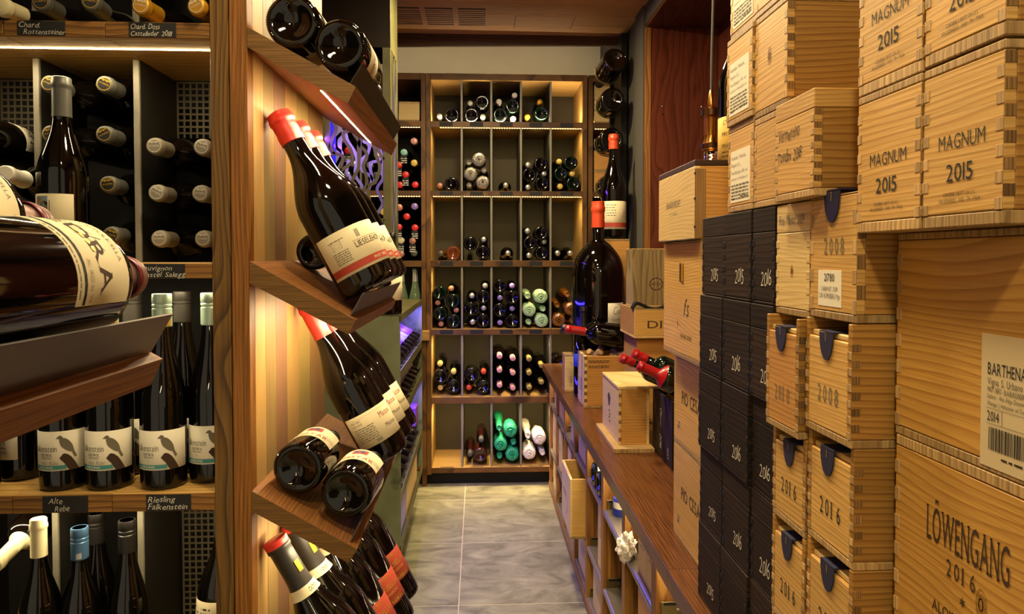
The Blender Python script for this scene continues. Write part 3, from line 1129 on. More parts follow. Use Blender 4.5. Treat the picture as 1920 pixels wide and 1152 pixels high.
def build_back_rack():
    bays = [('left', 590, 790), ('centre', 808, 1092), ('right', 1111, 1150)]
    D = .385
    for nm, a, b in bays:
        xa, xb = rx(a), rx(b)
        if nm == 'right':
            xb = WX - .004
        r = thing('wine_rack', {'left': 'dark bay of the back rack behind the steel screen', 'centre': 'lit centre bay of the wooden back rack with five columns',
                                'right': 'narrow right bay of the back rack behind the steel post'}[nm], 'rack', ((xa + xb) / 2, BR, 0), group='bays of the back rack')
        ox = (xa + xb) / 2
        hw = (xb - xa) / 2
        pw = .0265
        for s in (-1, 1):
            x = s * (hw + pw / 2)
            obj('post', boxmesh('post', (x - pw / 2 + .0006, x + pw / 2 - .0006, 0, D, .0 if nm != 'centre' else .066, SHZ[0][1]), 'back_rack_wood', .0008), r)
        if nm == 'centre':
            for k in range(6):
                for s in (-1, 1):
                    x = s * (hw - .0015)
                    obj('lit_side_panel', boxmesh('lit_side_panel', (x - .0012, x + .0012, .003, D - .009, SHZ[k + 1][1] + .0004, SHZ[k][0] - .0004), 'oak_shelf', .0004), r)  # pale panels added so the inner post faces look lit
        for k, (z0, z1) in enumerate(SHZ):
            sb = obj('shelf', boxmesh('shelf', (-hw, hw, .004, D, z0, z1), 'oak_shelf' if nm == 'centre' else 'back_rack_wood', .0008), r)
            obj('shelf_front', boxmesh('shelf_front', (-hw, hw, 0, .004, z0, z1 - (.0 if k < 5 else .001)), 'back_rack_wood', .0006), sb)
        obj('back_panel', boxmesh('back_panel', (-hw, hw, D - .008, D, SHZ[6][1], SHZ[0][1]), 'dark_back' if nm == 'centre' else 'black_board'), r)
        obj('kickboard', boxmesh('kickboard', (-hw - pw, hw + pw, .05, .065, 0, SHZ[6][0] - .001), 'black_board'), r)
        divs = DIVX if nm == 'centre' else ([677, 733] if nm == 'left' else [])
        for px in divs:
            x = rx(px) - ox
            for k in range(6):
                z0, z1 = SHZ[k + 1][1], SHZ[k][0]
                d = obj('divider', boxmesh('divider', (x - .0055, x + .0055, .012, D - .008, z0 + .0005, z1 - .0005), 'divider_grey', .0006), r)
                obj('divider_edge', boxmesh('divider_edge', (x - .0055, x + .0055, .008, .012, z0 + .0005, z1 - .0005), 'divider_edge', .0006), d)
        # chalk strips on the shelf fronts of the centre bay
        if nm == 'centre':
            xs = [rx(808)] + [rx(p) for p in DIVX] + [rx(1092)]
            for k in (1, 2, 3, 4):
                for c in range(5):
                    cx = (xs[c] + xs[c + 1]) / 2 - ox
                    obj('chalk_strip', boxmesh('chalk_strip', (-.037, .037, -.0012, .0, SHZ[k][0] + .005, SHZ[k][1] - .003), 'chalk_board', .0003), r, (cx, 0, 0))
            for k in (5, 6):
                for c in range(4):
                    cx = (xs[c] + xs[c + 1]) / 2 - ox
                    obj('chalk_strip', boxmesh('chalk_strip', (-.037, .037, .006, .014, SHZ[k][1] - .0002, SHZ[k][1] + .001), 'chalk_board', .0003), r, (cx, 0, 0))
        # led tape under the shelves with its light
        for k in (0, 1, 2, 3, 4, 5):
            z = SHZ[k][0]
            full = nm == 'centre'
            if k in (1, 2):
                led_strip(r, -hw + (.05 if full and k == 1 else .01), hw - .004, .012, z + .0005 - .0006)
            pw_ = (4.4 if full else .9) * (2 * hw / .85)
            if k == 0:
                area('rack_led', (ox, BR + .022, SHZ[1][1] + .003), 2 * hw * .96, pw_ * 1.1, (1, .78, .46), (pi - radians(25), 0, 0), .004)
            else:
                for c_ in range(5 if full else 2):
                    l = bpy.data.lights.new('rack_led', 'SPOT')
                    l.energy = pw_ * ((.50, .50, .50, .55, .9, 1.2)[k] if full else 1.2)
                    l.color = (1, .76, .34)
                    l.spot_size = radians(172)
                    l.spot_blend = 1
                    l.shadow_soft_size = 0
                    lo = bpy.data.objects.new('rack_led', l)
                    col.objects.link(lo)
                    lo.location = (ox - hw + (c_ + .5) * 2 * hw / (5 if full else 2), BR + .016, z - .008)
                    lo.rotation_euler = (radians(20), 0, 0)
        if nm == 'left':
            bx, bz = rx(799) - ox, rz(637)
            obj('stop_block', boxmesh('stop_block', (bx - .022, bx + .018, -.035, -.0002, bz, bz + .055), 'oak_shelf', .002), r)
        obj('led_channel', boxmesh('led_channel', (-hw * .8, -hw * .1, .02, .03, SHZ[0][1], SHZ[0][1] + .008), 'steel_brushed', .0008), r)
    # unseen lamp added over the rack to light the plaster above
    area('wall_fill_lamp', (0, 4.05, 2.37), 1.6, .9, (1, .84, .60), (radians(150), 0, 0), .02)


build_back_rack()
ORD = ['top', 'second', 'third', 'fourth', 'fifth', 'bottom']
CORD = ['first', 'second', 'third', 'fourth', 'fifth']


def rack_bottles():
    """bottles lying in the back rack; b: base outwards, n: neck outwards (photograph x, y)"""
    q = random.Random(21)
    R = .0405
    data = {
        (0, 0): dict(b=[(847, 213.5)], n=[(823.5, 215)], cap='foil'),
        (0, 1): dict(b=[(883.6, 214), (904, 190)], n=[(905.5, 216), (881.5, 190.5)], cap='foil'),
        (0, 2): dict(b=[(938, 214), (963, 197)], n=[(936, 187.5), (968.5, 175.5), (963, 221)], cap='cap_white', g='glass_green'),
        (0, 3): dict(b=[(1016, 210)], n=[(1014, 188), (990, 216)], cap='cap_gold', g='glass_green'),
        (1, 0): dict(b=[(846, 345.5)], n=[(824, 346.5)], cap='cap_copper'),
        (1, 2): dict(b=[], n=[(949, 345.5)], cap='cap_silver'),
        (1, 3): dict(b=[(1015, 306.5), (993, 327), (1018, 343.5)], n=[(991, 307.5), (1025, 324), (991, 350)], cap='cap_silver'),
        (1, 4): dict(b=[(1071, 304), (1052.5, 325), (1076, 343.5)], n=[(1050, 301), (1075, 324), (1052, 348)], cap='cap_yellow', g='glass_green'),
        (2, 0): dict(b=[(850, 475)], n=[(826, 475.5)], cap='cap_pewter', g='glass_amber'),
        (2, 1): dict(b=[(882, 457), (908.5, 473)], n=[(907, 449)], cap='cap_silver'),
        (2, 2): dict(b=[], n=[(953, 475)], cap='cap_silver'),
        (2, 3): dict(b=[(1015, 437), (994, 456), (1018, 474.5)], n=[(990, 433), (1027, 453), (993, 479)], cap='cap_silver'),
        (2, 4): dict(b=[], n=[(1045, 475), (1071.5, 475)], cap='cap_silver'),
        (3, 0): dict(b=[(823, 550), (849, 565), (825, 589), (851, 603)], n=[(845.5, 542), (820, 569), (858.5, 583), (826, 609)], cap='cap_copper', g='glass_green'),
        (3, 1): dict(b=[(908, 557.5), (883, 580), (908, 601.5)], n=[(910, 537), (884.5, 556), (907, 579), (886, 605.5)], cap='cap_silver'),
        (3, 2): dict(b=[(936, 537), (962, 558), (935, 582), (961, 602)], n=[(961, 537), (938, 559.5), (961, 580), (938, 606.5)], cap='cap_violet'),
        (4, 0): dict(b=[(826, 707.5), (850, 726)], n=[(824, 685), (850, 700), (825, 730)], cap='cap_yellow'),
        (4, 1): dict(b=[(884, 704), (906, 727)], n=[(907, 700), (879, 730)], cap='wax_orange'),
        (4, 2): dict(b=[], n=[(935, 668), (961.5, 672), (935, 694), (961.5, 699), (935, 722), (961.5, 727)], cap='cap_pink', long=True),
        (4, 3): dict(b=[], n=[(991, 673), (1015, 685), (990.5, 699), (990.5, 726), (1015, 716)], cap='cap_olive', long=True),
        (4, 4): dict(b=[(1046, 679)], n=[], cap='cap_black'),
        (5, 1): dict(b=[(900, 856)], n=[(881, 856), (902.5, 829)], cap='cap_pewter', g='glass_rose'),
    }
    for (row, c), d in data.items():
        g = d.get('g', 'glass_black')
        for kind in 'bn':
            pts = d[kind]
            for i, (px, py) in enumerate(sorted(pts, key=lambda p: p[1])):
                p = at(px, py, Y=BR)
                floor_z = SHZ[row + 1][1]
                xs = [rx(808)] + [rx(t) for t in DIVX] + [rx(1092)]
                xl, xr = xs[c] + .0065, xs[c + 1] - .0065
                Rk = R if kind == 'b' else (.0385 if d.get('long') or not d['b'] else .0270)
                p.x = min(max(p.x, xl + Rk + .0005), xr - Rk - .0005)
                p.z = max(p.z, floor_z + Rk + .0005)
                pos = 'only one' if len(pts) == 1 else ('uppermost' if i == 0 else 'lowest' if i == len(pts) - 1 else ('second' if i == 1 else 'third' if i == 2 else 'fourth' if i == 3 else 'fifth') + ' from above')
                colr = {'glass_amber': 'amber', 'glass_green': 'dark green', 'glass_rose': 'rosé', 'glass_black': 'black'}[g]
                if kind == 'b':
                    lab = '%s bottle, base outward, back rack %s row, %s column, %s' % (colr, ORD[row], CORD[c], pos)
                    bottle(lab, 'champagne', R, .27, (p.x, BR + .016 + q.uniform(0, .010), p.z), (0, 1, 0), (0, 0, 1), g, cap=None, group='bottles in the back rack', n=24)
                else:
                    cc = d['cap'].replace('cap_', '').replace('wax_', '')
                    lab = '%s bottle, %s neck outward, back rack %s row, %s column, %s' % (colr, cc, ORD[row], CORD[c], pos)
                    ln = .30
                    out = .045 if not d.get('long') else -.012
                    bottle(lab, ('packed' if Rk < .03 else 'champagne') if not d.get('long') else 'burgundy', Rk, ln, (p.x, BR + out + ln - .002, p.z), (0, -1, 0), (0, 0, 1), g, cap=d['cap'], cap_len=.075 if d.get('long') else .05,
                           group='bottles in the back rack', n=24)
    wr = {(1, 1): ('foil', 'silver foil', [(898, 298), (881, 325), (906.5, 341)], [(875, 303), (909.5, 318), (879, 349)]),
          (3, 3): ('tissue_mint', 'pale green paper', [(1015, 557), (993, 582), (1016.5, 602)], [(990, 556), (1020, 580), (992, 605)]),
          (3, 4): ('cellophane', 'amber cellophane', [(1047, 601), (1072, 580)], [(1066, 553), (1042, 573), (1075, 603)]),
          (5, 2): ('tissue_green', 'emerald tissue', [(957.5, 810), (939, 836), (965, 855)], [(936, 805), (964, 832), (937, 858)]),
          (5, 3): ('tissue_white', 'white tissue', [(1012, 824), (993, 852)], [(988.5, 820), (1018, 852)])}
    for (row, c), (mat, nm, bs, ns) in wr.items():
        for kind, pts in (('base', bs), ('neck', ns)):
            for i, (px, py) in enumerate(pts):
                p = at(px, py, Y=BR)
                r_ = .0385
                rc = (r_ if kind == 'base' else r_ * .82) * 1.10
                p.z = max(p.z, SHZ[row + 1][1] + rc + .001)
                xs = [rx(808)] + [rx(t) for t in DIVX] + [rx(1092)]
                p.x = min(max(p.x, xs[c] + .0065 + rc), xs[c + 1] - .0065 - rc)
                pos = ['upper', 'middle', 'lower'][i] if len(pts) > 2 else ['upper', 'lower'][i]
                wrapped_bottle('%s %s of bottle wrapped in %s, %s row of back rack' % (pos, kind, nm, ORD[row]), r_, .28, (p.x, BR + .022 + (0 if kind == 'base' else .016), p.z), (0, 1, 0), mat,
                               'wrapped bottles in the back rack', i * 1.7 + row, kind)
    # left bay: necks outward with hanging slate tags
    lb = [(1, [(776, 264, 'cap_pink', 0), (757, 285, 'cap_teal', 1), (776, 305, 'cap_yellow', 0), (747, 309, 'cap_red', 1), (760, 327, 'cap_red', 1), (749, 348, 'cap_red', 0), (778, 346, 'cap_red', 0),
               (637, 259, 'cap_white', 0), (692, 269, 'cap_white', 0), (651, 282, 'cap_red', 1), (706, 290, 'cap_silver', 0), (661, 306, 'cap_silver', 0), (692, 309, 'cap_silver', 0), (649, 326, 'cap_silver', 0), (704, 328, 'cap_pewter', 0), (661, 347, 'cap_pewter', 0)]),
          (2, [(748, 389, 'cap_copper', 0), (777, 387, 'cap_violet', 0), (762, 406, 'cap_red', 0), (747, 426, 'cap_red', 1), (777.5, 427, 'cap_red', 1), (751, 451, 'cap_cream', 1), (773, 452, 'cap_copper', 1), (751, 477, 'cap_copper', 0), (776, 475, 'cap_pewter', 0),
               (718, 397, 'cap_yellow', 0), (704, 424, 'cap_yellow', 0)])]
    for row, pts in lb:
        for i, (px, py, cap, tg) in enumerate(pts):
            p = at(px, py, Y=BR)
            Rl = .0325
            p.z = max(p.z, SHZ[row + 1][1] + Rl + .001)
            p.x = min(p.x, rx(790) - Rl - .001)
            hz = lambda v: 0 if v < 655 else 1 if v < 680 else 2 if v < 735 else 3 if v < 755 else 4 if v < 768 else 5
            same = sorted(t[1] for t in pts if hz(t[0]) == hz(px))
            where = ['seen through the screen at its left', 'seen through the middle of the screen', 'seen through the screen at its right', 'just right of the screen', 'midway to the post', 'beside the post'][hz(px)]
            o = bottle('%s-capped bottle, left rack bay, %s row, %s, %s' % (cap.replace('cap_', ''), ORD[row], where, ['highest', 'second down', 'third down', 'fourth down', 'fifth down', 'sixth down'][same.index(py)] if len(same) > 1 else 'alone'),
                       'packed', Rl, .30, (p.x, BR + .30 + .012, p.z), (0, -1, 0), (0, 0, 1), 'glass_black', cap=cap, cap_len=.05, group='bottles in the left rack bay', n=20)
            if tg:
                t = obj('neck_tag', boxmesh('neck_tag', (-.062, -.017, -.018, .018, .3025, .3040), 'chalk_board', .0006), o)
                add_print(t, ('tag', i % 3), lambda pr: pr.lines(-.017, .017, .040, 3, .012, .009, lambda u, v: (-v - .017, u, .3045), random.Random(i % 3)), 'chalk')
    # sparkling bottles standing in the fourth row of the left bay
    for i, px in enumerate((752, 777)):
        p = at(px, 600, Y=BR)
        bottle('clear green bottle with silver-blue foil standing in rack, %s one' % ('left', 'right')[i], 'flute', .038, .345, (p.x, BR + .06, SHZ[4][1] + .0005), glass='glass_clear_green', cap='cap_silver', cap_len=.075, group='standing bottles in the left bay', n=24)
    # small crates on the top rows of the side bays
    p0, p1 = at(747, 225, Y=BR), at(786, 188, Y=BR)
    crate('small pinkish crate in the top row of the left rack bay', ((p0.x + p1.x) / 2, BR + .02, SHZ[1][1] + .0005), p1.x - p0.x, .25, p1.z - p0.z, 'pine_pale', fingers=0, rot=0)
    p0, p1 = at(1115, 227, Y=BR), at(1146, 154, Y=BR)
    crate('pale crate behind the hanging bottles, top row of right bay', ((p0.x + p1.x) / 2, BR + .02, SHZ[1][1] + .0005), p1.x - p0.x, .25, p1.z - p0.z, 'pine_pale', fingers=7, rot=0)
    for i, (ya, yb, tx) in enumerate([(356, 317, 'lower'), (316, 272, 'upper')]):
        p0, p1 = at(1115, ya, Y=BR), at(1146, yb, Y=BR)
        crate('reddish brown crate in the right rack bay, %s of two' % tx, ((p0.x + p1.x) / 2, BR + .02, SHZ[2][1] + .0005 + i * (.118)), p1.x - p0.x, .25, .117, 'pine_orange', fingers=0, rot=0, group='crates in the right rack bay')


rack_bottles()
# ------------------------------------------------------------------ wooden shelf island on the left
GY = 1.20       # its front
PX = -0.390     # its end panel, facing the aisle
GB = 1.775      # its rear


def gz(py, px=200):
    return at(px, py, Y=GY).z


def gx(px, py=484):
    return at(px, py, Y=GY).x


def perforated(parent, x0, x1, y, z0, z1, pitch=.0131, hole=.0092):
    """steel sheet with rows of square holes"""
    m = MB()
    bar = pitch - hole
    nx = int((x1 - x0) / pitch)
    nz = int((z1 - z0) / pitch)
    t = .0012
    for i in range(nx + 1):
        a = x0 + i * pitch
        m.box(a, min(a + bar, x1), y, y + t, z0, z1)
    for j in range(nz + 1):
        a = z1 - j * pitch
        m.box(x0, x1, y + .0001, y + t - .0001, max(z0, a - bar), a)
    m.box(x0 + nx * pitch, x1, y, y + t, z0, z1) if x1 - x0 - nx * pitch < bar else None
    return obj('perforated_sheet', m.mesh('perforated_sheet', 'perforated'), parent)


def build_island():
    r = thing('shelf_island', 'oak wine shelf with chalk labels and a striped end panel', 'shelf', (PX, GY, 0))
    L = lambda x: x - PX
    xl = -1.35
    x_post0, x_post1 = gx(398.5), gx(433)
    H = CEIL - .002
    obj('corner_post', boxmesh('corner_post', (L(x_post1) + .0006, 0, 0, .03, 0, H), 'oak_corner', .001), r)
    obj('post', boxmesh('post', (L(x_post0), L(x_post1) - .0006, -.002, .03, 0, H), 'oak_post', .001), r)
    # end panel of upright staves
    ys = [1.2305]
    for px in (497, 516, 537, 559, 580, 607):
        ys.append(at(px, 484, X=PX).y)
    for i, (a, b) in enumerate(zip(ys, ys[1:])):
        o = obj('stave', boxmesh('stave', (-.024, 0, a - GY + .0004, b - GY - .0004, 0, H), 'stave_%d' % i, .0006), r)
    # shelves with planks and chalk labels
    z_top = (gz(70), gz(39))
    z_mid = (gz(523), gz(493))
    z_low = (gz(961), gz(927))
    obj('back_panel', boxmesh('back_panel', (L(xl), L(x_post0), .420, .427, 0, H), 'black_board'), r)
    obj('far_panel', boxmesh('far_panel', (L(xl), -.03, .57, .578, 0, H), 'back_rack_wood'), r)
    seams = [xl, gx(-160), gx(14), gx(203), x_post0]
    for (z0, z1), nm in ((z_top, 'top'), (z_mid, 'mid'), (z_low, 'low')):
        for a, b in zip(seams, seams[1:]):
            s = obj('shelf', boxmesh('shelf', (L(a) + .0004, L(b) - .0004, .003, .284, z0, z1), 'oak_shelf' , .0012), r)
            obj('shelf_front', boxmesh('shelf_front', (L(a) + .0004, L(b) - .0004, 0, .003, z0, z1 - .001), 'oak_rack', .0008), s)
    tags = [(z_top, 41, 130, 'Chard.', 'Rottensteiner', .002, .010), (z_top, 248, 336, 'Chard. Doss', 'Castelleder 2018', .003, .003), (z_mid, 250, 347, 'Sauvignon', 'Castel Salegg', .012, .012),
            (z_low, 72, 158, 'Alte', 'Rebe', .010, .020), (z_low, 268, 353, 'Riesling', 'Falkenstein', .003, .003)]
    for (z0, z1), a, b, t1, t2, u1, u2 in tags:
        xa, xb = L(gx(a)), L(gx(b))
        hh = (z1 - z0) - .002
        c = obj('chalk_label', boxmesh('chalk_label', (xa, xb, -.0012, 0, z0 + .001, z1 - .002), 'chalk_board', .0004), r)
        p = Print()
        put = lambda u, v: (xa + u, -.0016, z0 + v)
        w = xb - xa
        p.text(t1, u1, hh * .56, hh * .34, put, wd=min(w * .62, len(t1) * .0058), shear=.25, thin=.004, jitter=.2)
        p.text(t2, u2, hh * .12, hh * .34, put, wd=min(w * .88, len(t2) * .0062), shear=.25, thin=.004, jitter=.2)
        obj('chalk_writing', p.mesh('chalk_writing', 'chalk'), c)
    # dividers between the compartments
    YD = GY + .129
    dx = [at(v, 484, Y=YD).x for v in (-110, 73.5, 260)]
    tiers = [(z_mid[1], z_top[0], (0, 1, 2)), (z_low[1], z_mid[0], (0,)), (.10, z_low[0], (0, 1, 2)), (z_top[1], min(H, z_top[1] + .30), (0, 1, 2))]
    for k, (z0, z1, which) in enumerate(tiers):
        for i in which:
            x = L(dx[i])
            off = {0: 0, 1: (0 if k != 2 else .020), 2: (0 if k != 2 else -.004)}[i]
            d = obj('divider', boxmesh('divider', (x - .0055 + off, x + .0055 + off, .134, .286, z0 + .0005, z1 - .0005), 'divider_grey', .0006), r)
            obj('divider_edge', boxmesh('divider_edge', (x - .0055 + off, x + .0055 + off, .128, .134, z0 + .0005, z1 - .0005), 'divider_edge', .001), d)
    # middle tier of the riesling shelf: slim upright at the label
    # perforated sheets
    yp = .288
    perforated(r, L(dx[0]) + .006, L(dx[1]) - .006, yp, z_top[0] - .105, z_top[0] - .001)
    perforated(r, L(dx[2]) + .006, L(x_post0), yp, z_top[0] - .118, z_top[0] - .001)
    perforated(r, L(dx[2]) + .006, L(x_post0), yp, .30, z_low[0] - .001)
    # led tape under the top shelf and the middle one
    yl = .064
    obj('led_strip', boxmesh('led_strip', (L(xl), L(x_post0), yl - .0011, yl + .0011, z_top[0] - .0016, z_top[0] + .0004), 'led_bright', .0003), r)
    obj('led_strip', boxmesh('led_strip', (L(xl), L(x_post0), yl - .0011, yl + .0011, z_mid[0] - .0016, z_mid[0] + .0004), 'led_bright', .0003), r)
    obj('led_strip', boxmesh('led_strip', (L(xl), L(x_post0), yl - .0011, yl + .0011, z_low[0] - .0016, z_low[0] + .0004), 'led_bright', .0003), r)
    for z, p in ((z_top[0], 1.7), (z_mid[0], 2.4), (z_low[0], 1.8)):
        area('shelf_led', ((xl + x_post0) / 2, GY + yl, z - .004), x_post0 - xl, p, (1, .85, .52), (0, 0, 0), .002)
    return z_top, z_mid, z_low


Z_TOP, Z_MID, Z_LOW = build_island()


def island_bottles():
    R = .0385
    q = random.Random(8)
    zs = Z_MID[1]
    # lying bottles, necks outward; photograph positions of the capsule ends
    spots = [(1, 92, 157, 'left of the upper pair'), (1, 196, 158, 'right of the upper pair'), (1, 94, 251, 'left of the second pair'), (1, 196, 252, 'right of the second pair'),
             (1, 203, 346, 'third on the right, beside the standing bottle'), (1, 209, 441, 'lowest, behind the front magnum'),
             (2, 290, 274, 'upper left'), (2, 379, 276, 'upper right'), (2, 294, 362, 'middle left'), (2, 376, 363, 'middle right'), (2, 299, 448, 'lower left'), (2, 381, 448, 'lower right')]
    for c, px, py, note in spots:
        y = GY + (.095 if c == 1 else .100)
        p = at(px, py, Y=y)
        ax = Vector(({92: -.05, 94: -.05, 196: .04, 203: .08, 209: .10}.get(px, .0), -1, rnd.uniform(-.01, .01))).normalized()
        ln = .262
        if c == 1:
            lab = 'grey-capped bottle lying in the middle shelf cell, ' + note
            bottle(lab, 'thick', .0315, ln, Vector(p) - ax * ln, ax, (0, 0, 1), 'glass_dusty', 'cap_pewter', .052, group='grey capped bottles in the shelf', seal='cap_black', n=28)
        else:
            lab = 'taupe-capped bottle lying in the shelf cell by the post, ' + note
            bottle(lab, 'thick', .0315, ln, Vector(p) - ax * ln, ax, (0, 0, 1), 'glass_dusty', 'cap_taupe', .052, group='taupe capped bottles in the shelf', seal='cap_taupe', n=28)
    # top tier
    for px, py, cap, seal, note in [(2, 18, 'cap_cream', None, 'cream-capped, at the frame edge'), (77, 9, 'cap_pewter', 'cap_black', 'grey-capped, left'), (170, 8, 'cap_pewter', 'cap_black', 'grey-capped, right'),
                                    (264, 16, 'cap_gold', 'cap_gold', 'gold-capped, left'), (368, 17, 'cap_gold', 'cap_gold', 'gold-capped, right')]:
        p = at(px, py, Y=GY - .012)
        p.z += .005
        bs = Vector((p.x + {2: .0, 77: -.02, 170: -.032}.get(px, .012), p.y + .232, Z_TOP[1] + .0325))
        bottle('bottle lying on the top shelf, ' + note, 'packed', .0265, (p - bs).length, bs, p - bs, (0, 0, 1), 'glass_dusty', cap, .052, group='bottles on the top shelf', seal=seal, n=28)
    # standing display bottle with the vineyard picture
    p = at(119, 495, Y=GY + .040)
    b = bottle('standing dark bottle with a vineyard picture label in the shelf', 'burgundy', .0395, .318, (p.x, GY + .043, zs + .0005), cap='cap_pewter', cap_len=.068, n=40)
    l = add_label(b, .0395, .045, .116, -75, 52, 'paper_cream')
    rr = .0395 + .0008
    put = on_cyl(rr, 0, 0)
    for nm, mat, pts in [('sky', 'sky_paint', [(-.027, .094), (-.003, .094), (-.003, .112), (-.027, .112)]), ('field', 'field_paint', [(-.027, .066), (-.003, .066), (-.003, .094), (-.027, .094)]),
                         ('hill', 'earth_paint', [(-.027, .094), (-.014, .096), (-.008, .102), (-.020, .109), (-.027, .104)]), ('path', 'earth_paint', [(-.012, .066), (-.003, .066), (-.003, .093), (-.009, .094)])]:
        pr = Print()
        k = 6
        if nm in ('sky', 'field'):
            pr.rect(pts[0][0], pts[1][0], pts[0][1], pts[2][1], put, n=k)
        else:
            pr.poly(pts, on_cyl(rr + .0003, 0, 0))
        obj('picture_' + nm, pr.mesh('picture_' + nm, mat), l)
    pr = Print()
    pt = on_cyl(rr + .0005, 0, 0)
    for u in (-.016, -.0115, -.0075, -.0045):
        pr.rect(u, u + .0008, .072, .098 + .003 * (u > -.01), pt)
    pr.poly([(-.017, .098), (-.003, .096), (-.003, .101), (-.008, .104)], pt)
    pr.rect(-.026, -.022, .066, .085, pt)
    pr.rect(.000, .0008, .060, .105, pt)
    obj('picture_figures', pr.mesh('picture_figures', 'ink'), l)
    # bottles in the left cell
    c1 = at(12, 268, Y=GY + .06)
    b = bottle('fat dark bottle with white sash lying in the left shelf cell', 'burgundy', .040, .30, (c1.x - .080, c1.y + .215, c1.z + .014), (.12, -1, .0), (.2, -.3, 1), 'glass_black', 'cap_black', .03, n=36)
    l = add_label(b, .040, .085, .125, -100, 100, 'paper_white')
    add_print(l, 'sash', lambda p: p.text('NICOLUSSI', 0, .092, .022, on_cyl(.0408, 0, 0), wd=.11, align='c', thin=.01), 'ink')
    c1 = at(8, 322, Y=GY - .010)
    b = bottle('dark bottle with white capsule lying in the left shelf cell', 'burgundy', .034, .27, (c1.x - .065, c1.y + .268, c1.z - .010), (.24, -1, .03), (0, -.2, 1), 'glass_black', 'cap_white', .075, n=36)
    c1 = at(2, 420, Y=GY + .02)
    bottle('dark bottle lying lowest in the left shelf cell', 'burgundy', .036, .26, (c1.x - .07, c1.y + .25, zs + .0365), (0, -1, 0), (0, -.2, 1), 'glass_black', 'cap_black', .06, n=28)
    # riesling row
    zl = Z_LOW[1]
    RR = .0378

    def falcon(b, alte):
        l = add_label(b, RR, .036, .104, -78, 78, 'paper_white')
        rr = RR + .0009
        pt = on_cyl(rr, 0, 0)
        add_print(l, ('fk', alte), lambda p: (p.text('falkenstein', -.040, .0690, .0115, pt, wd=.042, thin=.010), p.text('SÜDTIROL', -.026, .0615, .0045, pt, wd=.021), p.text('VINSCHGAU', -.025, .0568, .0036, pt, wd=.019, thin=.01),
                                               p.text('Alte Rebe', -.026, .0465, .0075, pt, wd=.030, shear=.3, thin=.025) if alte else p.rect(-.017, -.013, .052, .0525, pt)), 'ink')
        add_print(l, 'band', lambda p: p.rect(-.048, .016, .0385, .0455, pt, n=10), 'ink_teal', 'teal_band')
        p2 = on_cyl(rr + .0003, 0, 0)
        add_print(l, 'rie', lambda p: p.text('RIESLING', -.030, .0402, .0040, p2, wd=.026), 'paper_white', 'band_lettering')
        def bird(p):
            n = 14
            cx, cy_, al = .0175, .0795, radians(-52)
            pts = []
            for i in range(n):
                t = 2 * pi * i / n
                a_, b_ = .0155 * cos(t), .0062 * sin(t) * (1.15 - .25 * cos(t))
                pts.append((cx + a_ * cos(al) - b_ * sin(al), cy_ + a_ * sin(al) + b_ * cos(al)))
            p.fill(pts, p2, .002)
            p.fill([(.0075 + .0042 * cos(2 * pi * i / 10), .0935 + .0036 * sin(2 * pi * i / 10)) for i in range(10)], p2, .002)
            p.poly([(.0040, .0950), (.0008, .0915), (.0045, .0920)], p2)
            p.poly([(.0235, .0690), (.0275, .0700), (.0330, .0585), (.0290, .0570)], p2)
        add_print(l, 'bird', bird, 'ink_grey', 'falcon')
        add_print(l, 'rock', lambda p: p.fill([(.006, .058), (.012, .066), (.018, .064), (.024, .058), (.030, .048), (.036, .036), (.020, .036), (.014, .048), (.009, .054)], p2), 'ink_brown', 'rock')

    def cap_badge(b, H):
        add_print(b, 'badge', lambda p: (p.rect(.010, .021, H - .056, H - .034, on_cyl(.0170, 0, 0), n=3),), 'ink_gold', 'badge')
    H = .338
    row = [(121, .050, True, 'first in the row'), (207.5, .048, True, 'second in the row'), (308, .046, False, 'third in the row'), (398, .078, False, 'fourth, beside the post')]
    for px, dy, alte, note in row:
        p = at(px, 905, Y=GY + dy)
        b = bottle('riesling bottle with falcon label%s, %s' % (' and signature line' if alte else '', note), 'flute', RR, H, (p.x, GY + dy, zl + .0005), cap='cap_mint', cap_len=.058, style='screw', group='riesling bottles in front', n=40, facing=(rnd.uniform(-.1, .1) + .10, -1, 0))
        falcon(b, alte)
        cap_badge(b, H)
    for i, (px, dy) in enumerate([(165, .136), (252, .134), (345, .136)]):
        p = at(px, 850, Y=GY + dy)
        b = bottle('second-row riesling bottle standing behind the falcon labels, %s from left' % ['first', 'second', 'third'][i], 'flute', RR, H, (p.x, GY + dy, zl + .0005), cap='cap_charcoal', cap_len=.058, style='screw', group='riesling bottles behind', n=28)
        falcon(b, False)
    for i, (px, py, dy) in enumerate([(-48, 915, .034), (42, 880, .108)]):
        p = at(px, py, Y=GY + dy)
        b = bottle('bottle turned to its back label, %s at the frame edge' % ('nearer' if i == 0 else 'farther'), 'flute', RR, H, (p.x, GY + dy, zl + .0005), cap='cap_mint', cap_len=.058, style='screw', group='bottles showing the back label', n=32, facing=(-.75, -1, 0))
        l = add_label(b, RR, .040, .118, -60, 60, 'paper_white')
        add_print(l, 'backlab', lambda p: (p.text('Riesling', -.010, .070, .0075, on_cyl(RR + .0009, 0, 0), wd=.030, thin=.006), p.text('12,5% vol', -.008, .050, .0075, on_cyl(RR + .0009, 0, 0), wd=.030, thin=.006),
                                           p.lines(-.01, .02, .060, 1, .004, .003, on_cyl(RR + .0009, 0, 0), q)), 'ink')
    # bottom tier
    zb = .53
